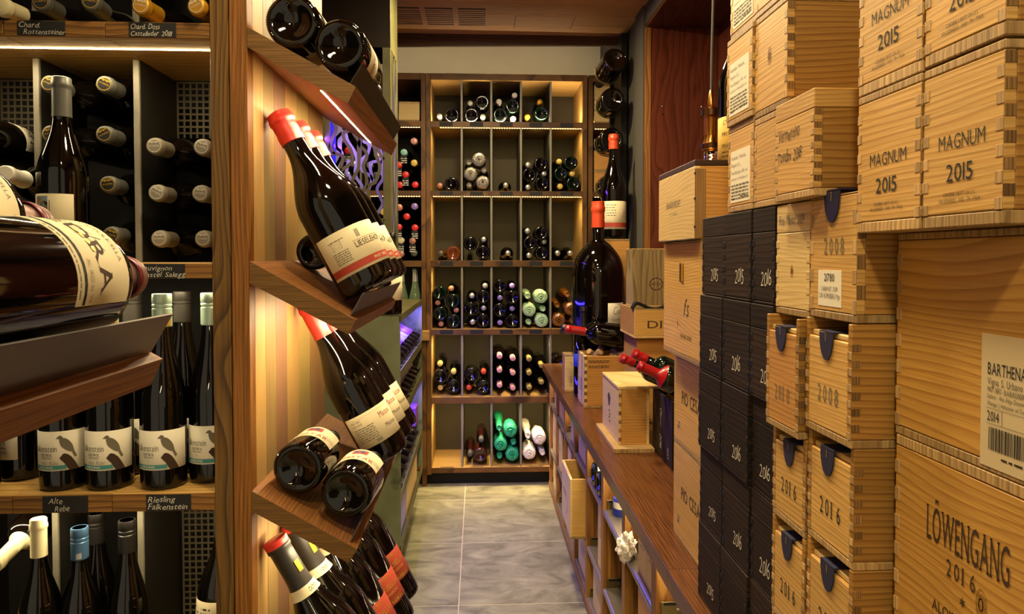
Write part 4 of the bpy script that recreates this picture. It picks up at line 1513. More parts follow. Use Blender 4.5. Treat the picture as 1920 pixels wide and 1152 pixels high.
    for px, py, kind, cap, style, cl, nm, dy, R_ in [(72, 974, 'burgundy', 'cap_cream', 'foil', .066, 'standing bottle with long cream capsule in the bottom tier', .055, .0340), (149, 989, 'burgundy', 'cap_blue', 'screw', .056, 'standing bottle with blue screw cap in the bottom tier', .070, .0340),
                                                     (181, 962, 'flute', 'cap_black', 'screw', .058, 'tall black-capped bottle behind the blue screw cap', .155, .034), (238, 975, 'flute', 'cap_black', 'screw', .058, 'black-capped bottle against the grey divider', .086, .034)]:
        p = at(px, py, Y=GY + dy)
        zfl = at(72, 974, Y=GY + .06).z - .312
        hh = p.z - zfl - .0006
        b = bottle(nm, kind, R_, hh, (p.x, GY + dy, p.z - hh), cap=cap, cap_len=cl, style=style, n=36)
        if cap == 'cap_blue':
            add_print(b, 'bluecap', lambda pr: [pr.rect(.0015 * i, .0015 * i + .0008, hh - .052, hh - .043 + .002 * (i % 2), on_cyl(.0172, .15, 0)) for i in range(6)], 'chalk', 'badge')
    obj_root = [o for o in col.objects if o.name == 'shelf_island'][0]
    zfl = at(72, 974, Y=GY + .06).z - .312
    obj('shelf', boxmesh('shelf', (-1.35 - PX, gx(398.5) - PX, .003, .284, zfl - .025, zfl), 'oak_shelf'), obj_root)
    c1 = at(-6, 1060, Y=GY + .03)
    bottle('bottle with pale capsule lying in the bottom tier, pointing forward', 'bordeaux', .034, .27, (c1.x - .018, c1.y + .262, c1.z + .05), (.06, -.96, -.18), (0, 0, 1), cap='cap_cream', cap_len=.075, n=28)
    c1 = at(399, 1215, Y=GY + .10)
    b = bottle('tilted dark bottle with pale label in front of the perforated sheet', 'burgundy', .036, .30, (c1.x, GY + .10, zfl + .012), (.06, .05, 1), (-.6, -1, .3), n=36)
    l = add_label(b, .036, .09, .135, -80, 80, 'paper_cream')
    add_print(l, 'tilt', lambda p: p.lines(-.04, .02, .120, 2, .008, .005, on_cyl(.0368, 0, 0), q), 'ink')


island_bottles()


# ------------------------------------------------------------------ sloping display boards on the end panels
def display_shelf(label, pts, y0, y1, lip, led=True, power=1.6, lipmat='steel_lip'):
    """board sloping away from the panel; pts = section corners (x, z): inner top, outer top, outer bottom, inner bottom; lip = (x, z) bottom, top"""
    it, ot, ob, ib = pts
    r = thing('display_shelf', label, 'shelf', ((it[0]), (y0 + y1) / 2, ib[1]), group='sloping display shelves')
    O = Vector((it[0], (y0 + y1) / 2, ib[1]))
    m = MB().prism([(p[0] - O.x, p[1] - O.z) for p in (ib, ob, ot, it)], y0 - O.y + .002, y1 - O.y, 'y')
    obj('board', m.mesh('board', 'display_board'), r)
    m = MB().prism([(p[0] - O.x, p[1] - O.z) for p in (ib, ob, ot, it)], y0 - O.y, y0 - O.y + .002, 'y')
    obj('edge_band', m.mesh('edge_band', 'display_edge'), r)
    (ax, az), (bx, bz) = lip
    t = .0022
    d = Vector((bx - ax, bz - az)).normalized()
    nrm = Vector((d.y, -d.x)) * t
    m = MB().prism([(ax - O.x, az - O.z), (ax + nrm.x - O.x, az + nrm.y - O.z), (bx + nrm.x - O.x, bz + nrm.y - O.z), (bx - O.x, bz - O.z)], y0 - O.y + .012, y1 - O.y - .004, 'y')
    obj('steel_lip', m.mesh('steel_lip', lipmat), r)
    if led:
        # tape let into the underside near the outer edge
        k = .30
        p = Vector((ob[0] + (ib[0] - ob[0]) * k, ob[1] + (ib[1] - ob[1]) * k))
        s = Vector((ib[0] - ob[0], ib[1] - ob[1])).normalized()
        dn = Vector((s.y, -s.x))
        if dn.y > 0:
            dn = -dn
        w = .0028
        a, b = p + s * w, p - s * w
        e = dn * .0010
        m = MB().prism([(a.x - O.x, a.y - O.z), (b.x - O.x, b.y - O.z), (b.x + e.x - O.x, b.y + e.y - O.z), (a.x + e.x - O.x, a.y + e.y - O.z)], y0 - O.y + .03, y1 - O.y - .03, 'y')
        obj('led_strip', m.mesh('led_strip', 'led_bright'), r)
        c = p + dn * .004
        lo = area('display_led', (c.x, (y0 + y1) / 2, c.y), .005, power, (1, .83, .50), size_y=(y1 - y0) - .06)
        lo.rotation_euler = (0, math.atan2(-dn.x, -dn.y), 0)
    return r


def xz(px, py, Y=GY):
    p = at(px, py, Y=Y)
    return (p.x, p.z)


def panel_snap(c):
    return [(PX + .0005, c[0][1]), c[1], c[2], (PX + .0005, c[3][1])]


display_shelf('top sloping oak display shelf with glowing strip underneath', panel_snap([xz(470, 50), xz(667, 162), xz(652, 194), xz(470, 88)]), GY + .001, 1.80, (xz(648, 160), xz(677, 113)), power=1.7, lipmat='steel_dark')
display_shelf('middle sloping oak display shelf with a steel lip', panel_snap([xz(474, 490), xz(667, 601), xz(653, 628), xz(475, 532)]), GY + .001, 1.80, (xz(651, 597), xz(677, 551)), power=1.9)
display_shelf('lower sloping oak display shelf carrying two upturned magnums', panel_snap([xz(478, 922), xz(669, 1032), xz(653.5, 1057), xz(478, 960)]), GY + .001, 1.80, (xz(651, 1026), xz(672, 984)), power=1.9)
# a fourth one below the picture carries the bottles with red labels
display_shelf('lowest sloping oak display shelf, below the frame', panel_snap([xz(481, 1352), xz(669, 1462), xz(653.5, 1487), xz(481, 1390)]), GY + .001, 1.80, (xz(651, 1456), xz(672, 1414)), led=False)


def leaning(label, Y, base_px, base_py, R, H, cap, style, group, deco, kind='burgundy', tilt=30.0, cl=.062, glass='glass_black', face=(.55, -1, 0)):
    """bottle standing on the lip and leaning back on the end panel"""
    p = at(base_px, base_py, Y=Y)
    rc = SHAPES[kind][2] * R * 1.08 + .004
    while tilt > 5 and p.x - H * sin(radians(tilt)) - rc * cos(radians(tilt)) < PX + .001:
        tilt -= .1
    ax = Vector((-sin(radians(tilt)), 0, cos(radians(tilt))))
    p = p + ax * .006
    b = bottle(label, kind, R, H, p, ax, face, glass, cap, cl, style, group=group, n=44, heel=True)
    deco(b, R)
    return b


def deco_lies(b, R):
    l = add_label(b, R, .034, .115, -78, 72, 'paper_cream')
    rr = R + .0009
    pt = on_cyl(rr, 0, 0)
    add_print(l, 'lstripe', lambda p: p.rect(-R * radians(78), R * radians(72), .039, .052, pt, n=20), 'paper_red', 'red_stripe')
    add_print(l, 'lname', lambda p: (p.text('LIESELEHOF', -.006, .074, .0105, pt, wd=.062, serif=True), p.rect(-.008, .060, .0865, .0870, pt, n=6), [p.rect(.004 + .0026 * i, .0052 + .0026 * i, .091, .106, pt) for i in range(3)]), 'ink_brown')
    add_print(l, 'lsmall', lambda p: (p.lines(-.052, -.020, .100, 1, .004, .0022, pt, random.Random(1)), p.lines(-.052, -.020, .078, 6, .004, .0022, pt, random.Random(2)), p.stroke([(-.047, .085), (-.028, .085), (-.028, .098), (-.047, .098), (-.047, .085)], .0005, pt),
                                      [p.poly([(-.0375 + .006 * cos(a) + .0009 * cos(t), .0915 + .0045 * sin(a) + .0009 * sin(t)) for t in (0, 2.1, 4.2)], pt) for a in [i * pi / 5 for i in range(10)]]), 'ink_grey', 'small_print')
    add_print(l, 'lred', lambda p: p.text('PINOT NERO', .016, .0425, .0055, on_cyl(rr + .0003, 0, 0), wd=.036), 'paper_cream', 'stripe_lettering')
    p = Print()
    for i in range(3):
        p.rect(.010, .0115, .270 - .009 * i, .276 - .009 * i, lambda u, v: ((.0222) * cos(.75 + u / .02), .0222 * sin(.75 + u / .02), v))
    obj('neck_mark', p.mesh('neck_mark', 'ink_gold'), b)


def deco_mas(b, R):
    l = add_label(b, R, .040, .112, -75, 75, 'paper_cream')
    rr = R + .0009
    pt = on_cyl(rr, 0, 0)
    add_print(l, 'mname', lambda p: (p.text('Mazon', .012, .086, .0125, pt, wd=.034, serif=True)), 'ink_red')
    add_print(l, 'mname2', lambda p: (p.text('Mazzon', .016, .062, .0085, pt, wd=.032, serif=True), p.rect(-.05, .06, .105, .1053, pt, n=12)), 'ink_brown')
    add_print(l, 'msmall', lambda p: (p.text('PINOT NERO', -.052, .098, .0042, pt, wd=.024), p.text('ALTO ADIGE', -.052, .091, .0042, pt, wd=.024), p.lines(-.052, -.006, .083, 7, .0048, .0026, pt, random.Random(5)),
                                      [p.rect(-.016 + .0013 * i, -.0153 + .0013 * i, .044, .051, pt) for i in range(10)]), 'ink_grey', 'small_print')


def deco_red(b, R):
    l = add_label(b, R, .055, .125, -70, 80, 'paper_red')
    rr = R + .0009
    pt = on_cyl(rr, 0, 0)
    add_print(l, 'rgold', lambda p: (p.text('MUSELLA', .000, .091, .012, pt, wd=.055, serif=True), p.text('AMARONE', .006, .078, .006, pt, wd=.038), p.text('RISERVA', .012, .0585, .007, pt, wd=.036), p.rect(-.04, .06, .068, .0685, pt, n=8),
                                     p.rect(-.04, .06, .1125, .113, pt, n=8), p.text('MUSELLA', .010, .1155, .006, pt, wd=.03)), 'ink_gold')
    p_, rn = bottle_profile('burgundy', R, .375)
    c = obj('neck_band', cached('nb', lambda: MB().lathe([(radius_at(p_, z) + .0012, z) for z in (.262, .268, .274, .280)], 32, cap0=False, cap1=False).mesh('neck_band', 'paper_cream', True, 60)), b)
    add_print(c, 'nband', lambda p: p.text('DOCG', .004, .266, .009, on_cyl(radius_at(p_, .27) + .0022, .1, 0), wd=.022), 'ink')
    add_print(b, 'nbadge', lambda p: p.rect(.004, .015, .305, .327, on_cyl(.0218, .2, 0), n=3), 'ink_gold', 'badge')


for i, (Y, bx_, by_) in enumerate([(1.305, 699, 545), (1.420, 713, 540), (1.535, 725, 536)]):
    leaning('leaning magnum with red wax cap and red-striped cream label, %s of three' % ('nearest', 'middle', 'farthest')[i], Y, bx_, by_, .0560, .362, 'wax_red', 'wax', 'leaning magnums on the middle shelf', deco_lies, cl=.060)
for i, (Y, bx_, by_) in enumerate([(1.500, 731, 858), (1.605, 742.5, 832), (1.705, 752, 811)]):
    leaning('leaning bottle with smooth red capsule and cream label, %s of three' % ('nearest', 'middle', 'farthest')[i], Y, bx_, by_, .0495, .372, 'wax_red', 'foil', 'leaning bottles on the lower shelf', deco_mas, cl=.082, tilt=30)
for i, (Y, bx_, by_) in enumerate([(1.262, 713, 1344), (1.375, 722, 1290), (1.490, 730, 1232), (1.605, 742, 1175), (1.715, 752, 1127)]):
    leaning('leaning bottle with gold-on-red label low on the end panel, %s' % ('nearest', 'second', 'third', 'fourth', 'farthest')[i], Y, bx_, by_, .0540, .375, 'cap_charcoal', 'foil', 'leaning bottles with red labels', deco_red, cl=.10)
    b0 = [o for o in col.objects if o.name.startswith('wine_bottle')][-1]
    obj('capsule_top', cached('redtop', lambda: MB().lathe([(.0216, .362), (.0222, .363), (.0222, .3755), (.019, .3775), (0.0001, .3778)], 28).mesh('capsule_top', 'wax_red', True, 45)), b0)


def magnum_lying(label, px, py, Y, R, H, axis, facing, deco=None, cap='cap_black', group=None, cl=.07, style='foil', kind='burgundy'):
    p = at(px, py, Y=Y)
    b = bottle(label, kind, R, H, p, axis, facing, 'glass_black', cap, cl, style, group=group, n=56, heel=True)
    if deco:
        deco(b, R)
    return b


def deco_am(b, R):
    l = add_label(b, R, .050, .108, -70, 70, 'paper_cream')
    pt = on_cyl(R + .0009, 0, -.008)
    add_print(l, ('am', R), lambda p: p.text('AMISTAR', .004, .064, .0115, pt, wd=.075, align='c', serif=True), 'ink_red')
    add_print(l, ('am2', R), lambda p: (p.stroke([(-.045, .094), (-.038, .098), (-.032, .092), (-.026, .097), (-.018, .094)], .0008, pt), p.lines(-.05, -.015, .084, 2, .005, .0022, pt, random.Random(3)), p.lines(.025, .06, .082, 3, .005, .0022, pt, random.Random(4))), 'ink_grey', 'small_print')
    add_print(l, ('am3', R), lambda p: p.rect(-.008, .022, .088, .108, pt, n=5), 'ink_red', 'picture')
    add_print(l, ('am4', R), lambda p: (p.poly([(.000 + .004 * cos(t), .098 + .006 * sin(t)) for t in [i * pi / 5 for i in range(10)]], on_cyl(R + .0012, 0, -.008)), p.poly([(.012 + .005 * cos(t), .099 + .007 * sin(t)) for t in [i * pi / 5 for i in range(10)]], on_cyl(R + .0012, 0, -.008))), 'ink_blue', 'picture_figures')


def deco_top(b, R):
    l = add_label(b, R, .055, .125, -10, 150, 'paper_cream')
    add_print(l, ('tp', R), lambda p: (p.text('RISERVA', R * 1.2, .082, .014, on_cyl(R + .0009, 0, 0), wd=.07, align='c', serif=True)), 'ink_gold')


up = (.35, 0, 1)
magnum_lying('dark bottle lying on the top display shelf, nearer the panel', 547, 38, GY + .040, .0475, .36, (0.02, 1, 0), up, deco_top, group='bottles on the top display shelf')
magnum_lying('dark bottle lying on the top display shelf, against the steel lip', 637, 83, GY + .030, .0455, .36, (0.02, 1, 0), up, deco_top, group='bottles on the top display shelf')
magnum_lying('upturned bottle with cream picture label, left of the pair', 558, 880, GY + .045, .0470, .195, (.10, 1, .02), (-.1, -.1, 1), deco_am, group='upturned pair on the lower shelf')
magnum_lying('upturned bottle with cream picture label, right of the pair by the lip', 648, 926, GY + .030, .0465, .195, (.10, 1, .02), (-.1, -.1, 1), deco_am, group='upturned pair on the lower shelf')
magnum_lying('dark bottle base behind the leaning magnums on the middle shelf', 588, 472, 1.465, .038, .09, (.02, 1, 0), up, None, cap=None)


# ------------------------------------------------------------------ nearer display shelf at the left edge with two magnums
def near_shelf():
    Y1, Y0 = .72, .12
    ot, ob = xz(305, 673, Y1), xz(283, 722, Y1)
    slope = (xz(667, 601)[1] - xz(474, 490)[1]) / (xz(667, 601)[0] - xz(474, 490)[0])
    xi = ot[0] - .185
    it = (xi, ot[1] - slope * .185)
    ib = (xi, ob[1] - slope * (ob[0] - xi))
    display_shelf('sloping display shelf with steel lip at the left edge of the view', [it, ot, ob, ib], Y0, Y1, (xz(283, 658, Y1), xz(324, 587, Y1)), led=True, power=1.2)
    pn = thing('end_panel', 'oak end panel carrying the nearest display shelf', 'panel', (xi - .012, .42, 0))
    for i in range(5):
        obj('stave', boxmesh('stave', (-.012, .0115, -.30 + i * .12 + .0004, -.18 + i * .12 - .0004, 0, CEIL - .002), 'stave_%d' % i, .0006), pn)

    def deco(b, R):
        l = add_label(b, R, .162, .238, -115, 50, 'paper_cream')
        rr = R + .0009
        pt = on_cyl(rr, 0, 0)
        add_print(l, 'pd', lambda p: p.text('PEDRA', -.014, .193, .0175, pt, wd=.105, align='c', serif=True, shear=-.15), 'ink_brown')
        add_print(l, 'pdl', lambda p: (p.rect(-R * radians(115), R * radians(50), .170, .1735, pt, n=18),), 'ink', 'dark_line')
        add_print(l, 'pds', lambda p: (p.text('Alc. 14,5% by Vol.', .008, .178, .0055, pt, wd=.036, thin=.015), p.lines(-.03, .04, .164, 1, .004, .0022, pt, random.Random(3)), p.text('VALPOLICELLA', -.04, .226, .0055, pt, wd=.05, thin=.014),
                                       [p.stroke([(-.055 + .006 * i, .190 + .016 * ((i * 7) % 3) / 2), (-.047 + .006 * i, .218 - .012 * ((i * 5) % 3) / 2)], .0007, pt) for i in range(9)]), 'ink_grey', 'small_print')
        add_print(l, 'pdg', lambda p: [p.poly([(-.022 + .007 * k + .0026 * cos(t), .195 + .0022 * sin(t)) for t in [i * pi / 5 for i in range(10)]], on_cyl(rr + .0002, 0, 0)) for k in range(4)], 'ink_gold', 'gold_dots')
    ln = .340
    R = .0515
    c0 = Vector(xz(283, 658, Y1))
    c0 = Vector((c0.x + (-.866 * 1.06 + .495 * 1.06) * R, c0.y + (.5 + .869) * 1.06 * R))
    for i in range(2):
        ctr = Vector((c0.x - .866 * 2.02 * R * i, 0, c0.y + .5 * 2.02 * R * i))
        ax = Vector((0, 1, 0))
        b = bottle('magnum with cream label lying at the left edge, %s' % ('in front against the steel lip' if i == 0 else 'behind and above'), 'squat', R, ln, Vector((ctr.x, .716 - ln, ctr.z)), ax, (.86, 0, .50), 'glass_black', 'cap_rose', .052, group='magnums at the left edge', n=64, heel=True)
        deco(b, R)
        c = add_label(b, .0225, ln - .022, ln - .014, -180, 175, 'cap_wine', 'capsule_band')


near_shelf()
# ------------------------------------------------------------------ steel display tower with cut-out screen
TY = 2.73


def smooth_path(pts, n=8):
    out = []
    P = [pts[0]] + list(pts) + [pts[-1]]
    for i in range(1, len(P) - 2):
        p0, p1, p2, p3 = (Vector(p) for p in P[i - 1:i + 3])
        for k in range(n):
            t = k / n
            out.append(.5 * ((2 * p1) + (p2 - p0) * t + (2 * p0 - 5 * p1 + 4 * p2 - p3) * t * t + (3 * p1 - p0 - 3 * p2 + p3) * t ** 3))
    out.append(Vector(P[-2]))
    return out


def ribbon(m, pts, w, y0, y1):
    """flat-cut strand of sheet metal following a path in x, z"""
    k = len(m.v)
    n = len(pts)
    for i, p in enumerate(pts):
        t = (pts[min(i + 1, n - 1)] - pts[max(i - 1, 0)]).normalized()
        nx, nz = -t.y * w / 2, t.x * w / 2
        for y in (y0, y1):
            m.v.append((p.x + nx, y, p.y + nz))
            m.v.append((p.x - nx, y, p.y - nz))
    for i in range(n - 1):
        a, b = k + 4 * i, k + 4 * i + 4
        m.f += [(a, a + 1, b + 1, b), (a + 2, b + 2, b + 3, a + 3), (a, b, b + 2, a + 2), (a + 1, a + 3, b + 3, b + 1)]


def build_tower():
    xr = at(733, 300, Y=TY).x
    xl = -1.30
    dp = .235
    ox = (xr + xl) / 2
    r = thing('steel_screen', 'olive steel cabinet front with vine-like cut-outs and purple light', 'screen', (ox, TY, 1.09))
    zo = 1.09
    z_top = at(660, 88, Y=TY).z
    z_bot = at(660, 432, Y=TY).z
    xo = at(718, 300, Y=TY).x
    xi = at(619, 300, Y=TY).x
    L = lambda x: x - ox
    for y, mat, tag_ in ((0, 'steel_olive', 'front'), (dp - .004, 'steel_grey', 'rear')):
        obj('sheet_top', boxmesh('sheet', (L(xl), L(xr), y, y + .004, z_top - zo, CEIL - zo - .003), 'steel_dark', .0006), r)
        obj('stile', boxmesh('stile', (L(xo), L(xr), y, y + .004, 0.004, z_top - zo), mat, .0006), r)
        obj('stile', boxmesh('stile', (L(xl), L(xi), y, y + .004, 0.004, z_top - zo), mat, .0006), r)
        obj('rail', boxmesh('rail', (L(xi), L(xo), y, y + .004, 0.004, z_bot - zo), mat, .0006), r)
        m = MB()
        if y == 0:
            paths = [[(612, 215), (630, 238), (621, 265), (620, 277), (628, 287), (642, 293), (641, 306), (635, 328), (640, 345), (646, 372), (640, 400)],
                     [(658, 245), (645, 248), (645, 261), (658, 282), (660, 303), (642, 318), (628, 330), (618, 345)],
                     [(652, 222), (662, 248), (673, 266), (672, 278), (672, 314), (662, 335), (661, 351), (668, 372), (655, 402), (660, 430)],
                     [(679, 260), (673, 270), (686, 285), (687, 297), (681, 311), (687, 332), (686, 351), (677, 359), (672, 370), (684, 392), (676, 415), (684, 432)],
                     [(690, 240), (700, 270), (705, 291), (712, 314), (704, 340), (690, 351), (692, 372), (691, 384), (703, 395), (700, 408), (711, 420), (719, 411)],
                     [(628, 287), (616, 293), (617, 308), (624, 326), (618, 350), (628, 375), (620, 405), (630, 432)],
                     [(703, 228), (716, 250), (708, 275), (719, 300)], [(642, 400), (654, 412), (648, 432)]]
        else:
            paths = [[(648, 215), (645, 243), (631, 260), (631, 276), (641, 287), (637, 299), (629, 319), (636, 345), (628, 370), (640, 398), (634, 432)],
                     [(640, 225), (648, 250), (652, 264), (665, 285), (669, 301), (666, 319), (668, 333), (679, 351), (680, 374), (686, 385), (694, 397), (690, 432)],
                     [(668, 230), (681, 264), (692, 269), (690, 287), (678, 301), (679, 319), (694, 330), (704, 345)],
                     [(700, 250), (709, 274), (715, 291), (710, 301), (696, 305), (694, 314), (697, 335), (692, 353), (683, 370), (676, 400), (684, 425)],
                     [(722, 290), (718, 308), (715, 322), (718, 335), (707, 354), (714, 372), (717, 384), (705, 409), (716, 430)],
                     [(654, 300), (650, 322), (657, 335), (650, 360), (662, 385), (655, 410), (664, 432)]]
        for pth in paths:
            pp = [at(px, py, Y=TY + y) for px, py in pth]
            ribbon(m, smooth_path([(L(p.x), p.z - zo) for p in pp], 6), .0125, y, y + .004)
        v = obj('vine_screen', m.mesh('vine_screen', mat), r)
    # side plate towards the aisle with its own slits
    m = MB()
    q = random.Random(2)
    m.box(L(xr) - .004, L(xr), .004, .03, 0.004, CEIL - zo - .003)
    m.box(L(xr) - .004, L(xr), dp - .03, dp - .004, 0.004, CEIL - zo - .003)
    m.box(L(xr) - .004, L(xr), .03, dp - .03, z_top - zo, CEIL - zo - .003)
    obj('side_plate', m.mesh('side_plate', 'steel_olive'), r)
    m = MB()
    for i in range(4):
        pts = [(.045 + i * .048 + .016 * sin(j * 1.7 + i * 2), .006 + (z_top - zo - .006) * j / 9) for j in range(10)]
        mm = MB()
        ribbon(mm, smooth_path(pts, 6), .012, -.004, 0)
        m.add([(L(xr) + b, a, c) for a, b, c in mm.v], mm.f)
    obj('side_vine', m.mesh('side_vine', 'steel_olive'), r)
    # purple tube inside
    t = obj('purple_tube', MB().tube([(L(xo) + .012, dp * .5, z_bot - zo + .02), (L(xo) + .012, dp * .5, z_top - zo - .02)], .006, 10).mesh('purple_tube', 'led_purple', True), r)
    t2 = obj('purple_tube', MB().tube([(L(xi) - .03, dp * .5, z_bot - zo + .02), (L(xi) - .03, dp * .5, z_top - zo - .02)], .006, 10).mesh('purple_tube', 'led_purple', True), r)
    area('purple_lamp', (xo + .012, TY + dp * .5 - .012, (z_bot + z_top) / 2), .01, 1.0, (.22, .05, 1), (0, radians(90), 0), .5)
    area('purple_lamp', (xi - .02, TY + dp * .5, (z_bot + z_top) / 2), .01, 1.4, (.22, .05, 1), (0, radians(-90), 0), .5)
    obj('purple_liner', boxmesh('purple_liner', (L(xl), L(xi) - .012, dp * .5 + .05, dp * .5 + .054, .02, z_top - zo), 'blue_lit_interior'), r)

    # lower cabinet with bottle trays open to the aisle
    X = -.296
    y0, y1 = 2.634, 3.645
    zb, zt = .20, 1.084
    W = .55
    c = thing('steel_cabinet', 'rusty green steel cabinet with open bottle trays', 'cabinet', (X - W / 2, (y0 + y1) / 2, 0))
    hy = (y1 - y0) / 2
    obj('near_panel', boxmesh('near_panel', (-W / 2, W / 2, -hy, -hy + .004, zb, zt), 'steel_green', .0008), c)
    obj('far_panel', boxmesh('far_panel', (-W / 2, W / 2, hy - .004, hy, zb, zt), 'steel_green', .0008), c)
    obj('top_plate', boxmesh('top_plate', (-W / 2, W / 2, -hy, hy, zt - .004, zt), 'steel_olive', .0008), c)
    obj('top_rim', boxmesh('top_rim', (W / 2 - .004, W / 2, -hy, hy, zt - .028, zt - .004), 'steel_olive', .0008), c)
    obj('back_plate', boxmesh('back_plate', (-W / 2, -W / 2 + .004, -hy + .004, hy - .004, zb, zt - .004), 'blue_lit_interior'), c)
    obj('inner_plate', boxmesh('inner_plate', (-.06, -.056, -hy + .004, hy - .004, zb + .01, zt - .03), 'blue_lit_interior'), c)
    obj('plinth', boxmesh('plinth', (-W / 2 + .06, W / 2 - .18, -hy + .12, hy - .08, 0, zb), 'black_steel'), c)
    trays = [.870, .697, .402, .212]
    for z in trays:
        t = obj('tray', boxmesh('tray', (-.055, W / 2 - .003, -hy + .005, hy - .005, z - .038, z - .034), 'steel_olive', .0008), c)
        obj('tray_lip', boxmesh('tray_lip', (W / 2 - .004, W / 2, -hy + .005, hy - .005, z - .038, z), 'steel_olive', .0008), t)
    area('blue_lamp', (X - .03, (y0 + y1) / 2, zt - .035), .03, 5.0, (.05, .03, 1), (0, radians(-20), 0), .9)
    area('blue_lamp', (X - .16, (y0 + y1) / 2, .60), .03, 2.5, (.05, .03, 1), (0, radians(-90), 0), .9)
    area('blue_lamp', (X - .02, (y0 + y1) / 2, zt - .034), .01, 2.4, (.50, .42, 1), (0, 0, 0), .9)
    area('blue_lamp', (X - .02, (y0 + y1) / 2, .645), .01, 1.6, (.50, .42, 1), (0, 0, 0), .9)
    # bottles leaning in the trays
    q = random.Random(6)
    for k, z in enumerate(trays[:3]):
        for i in range(8 if k < 2 else 7):
            y = y0 + .075 + i * .118
            R = .040
            th = radians(62)
            ax = Vector((-sin(th), .0, cos(th)))
            base = Vector((X - .016, y, z - .004 + .010))
            b = bottle('dark bottle lying in the steel cabinet, %s tray, %s from the aisle end' % (('top', 'middle', 'lower')[k], ['first', 'second', 'third', 'fourth', 'fifth', 'sixth', 'seventh', 'eighth'][i]), 'bordeaux', R, .20, base, ax, (.6, -1, .2), 'glass_black', ('cap_black', 'cap_gold', 'cap_wine')[q.randrange(3)], .06,
                       group='bottles in the steel cabinet', n=20)
            add_label(b, R, .045, .12, -75, 75, ('lavender', 'paper_white', 'lavender', 'purple_box')[q.randrange(4)])
    z = trays[3] - .034
    for i, (ya, yb, mat, tx) in enumerate([(2.70, 2.92, 'lavender', 'lilac carton in the lowest tray of the steel cabinet'), (2.95, 3.45, 'pine_pale', 'pale crate in the lowest tray of the steel cabinet')]):
        cr = crate(tx, (X - .012, (ya + yb) / 2, z + .0005), yb - ya, .16, .17, mat, rot=pi / 2, side=mat if i == 0 else 'pine_side', fingers=0, endmat=mat if i == 0 else 'end_grain', cat='crate' if i else 'carton', name='wine_crate' if i else 'carton')
    cr = crate('purple gift carton lying in the steel cabinet', (X - .02, 3.55, trays[2] + .052), .14, .12, .09, 'purple_box', 'purple_box', fingers=0, rot=pi / 2, endmat='purple_box', name='carton', cat='carton')
    # bottle and box standing on the cabinet
    p = at(736, 575, Y=2.676)
    b = bottle('dark bottle with pale label standing on the steel cabinet', 'bordeaux', .036, .31, (p.x, 2.676, zt + .0005), cap='cap_black', cap_len=.06, n=32)
    add_label(b, .036, .055, .145, 0, 120, 'paper_cream')
    return c


m_, nt_, b_ = new_mat('steel_green')
_n = nt_.nodes.new('ShaderNodeTexNoise'); _n.inputs['Scale'].default_value = 7; _n.inputs['Detail'].default_value = 7
_tc = nt_.nodes.new('ShaderNodeTexCoord'); nt_.links.new(_tc.outputs['Object'], _n.inputs['Vector'])
_r = nt_.nodes.new('ShaderNodeValToRGB')
_e = _r.color_ramp.elements
_e[0].position = .30; _e[0].color = lin('2c2a1c'); _e[1].position = .66; _e[1].color = lin('7d8468')
_q = _e.new(.40); _q.color = lin('6a6e50')
nt_.links.new(_n.outputs['Fac'], _r.inputs[0]); nt_.links.new(_r.outputs[0], b_.inputs['Base Color'])
b_.inputs['Metallic'].default_value = .1; b_.inputs['Roughness'].default_value = .45
MATS['steel_green'] = m_
emit('led_purple', (.30, .14, 1.0), 5)
build_tower()


# ------------------------------------------------------------------ counter and the cabinet under it
CX0 = .357      # counter edge
FX = .396       # cabinet front
CY1 = 3.845


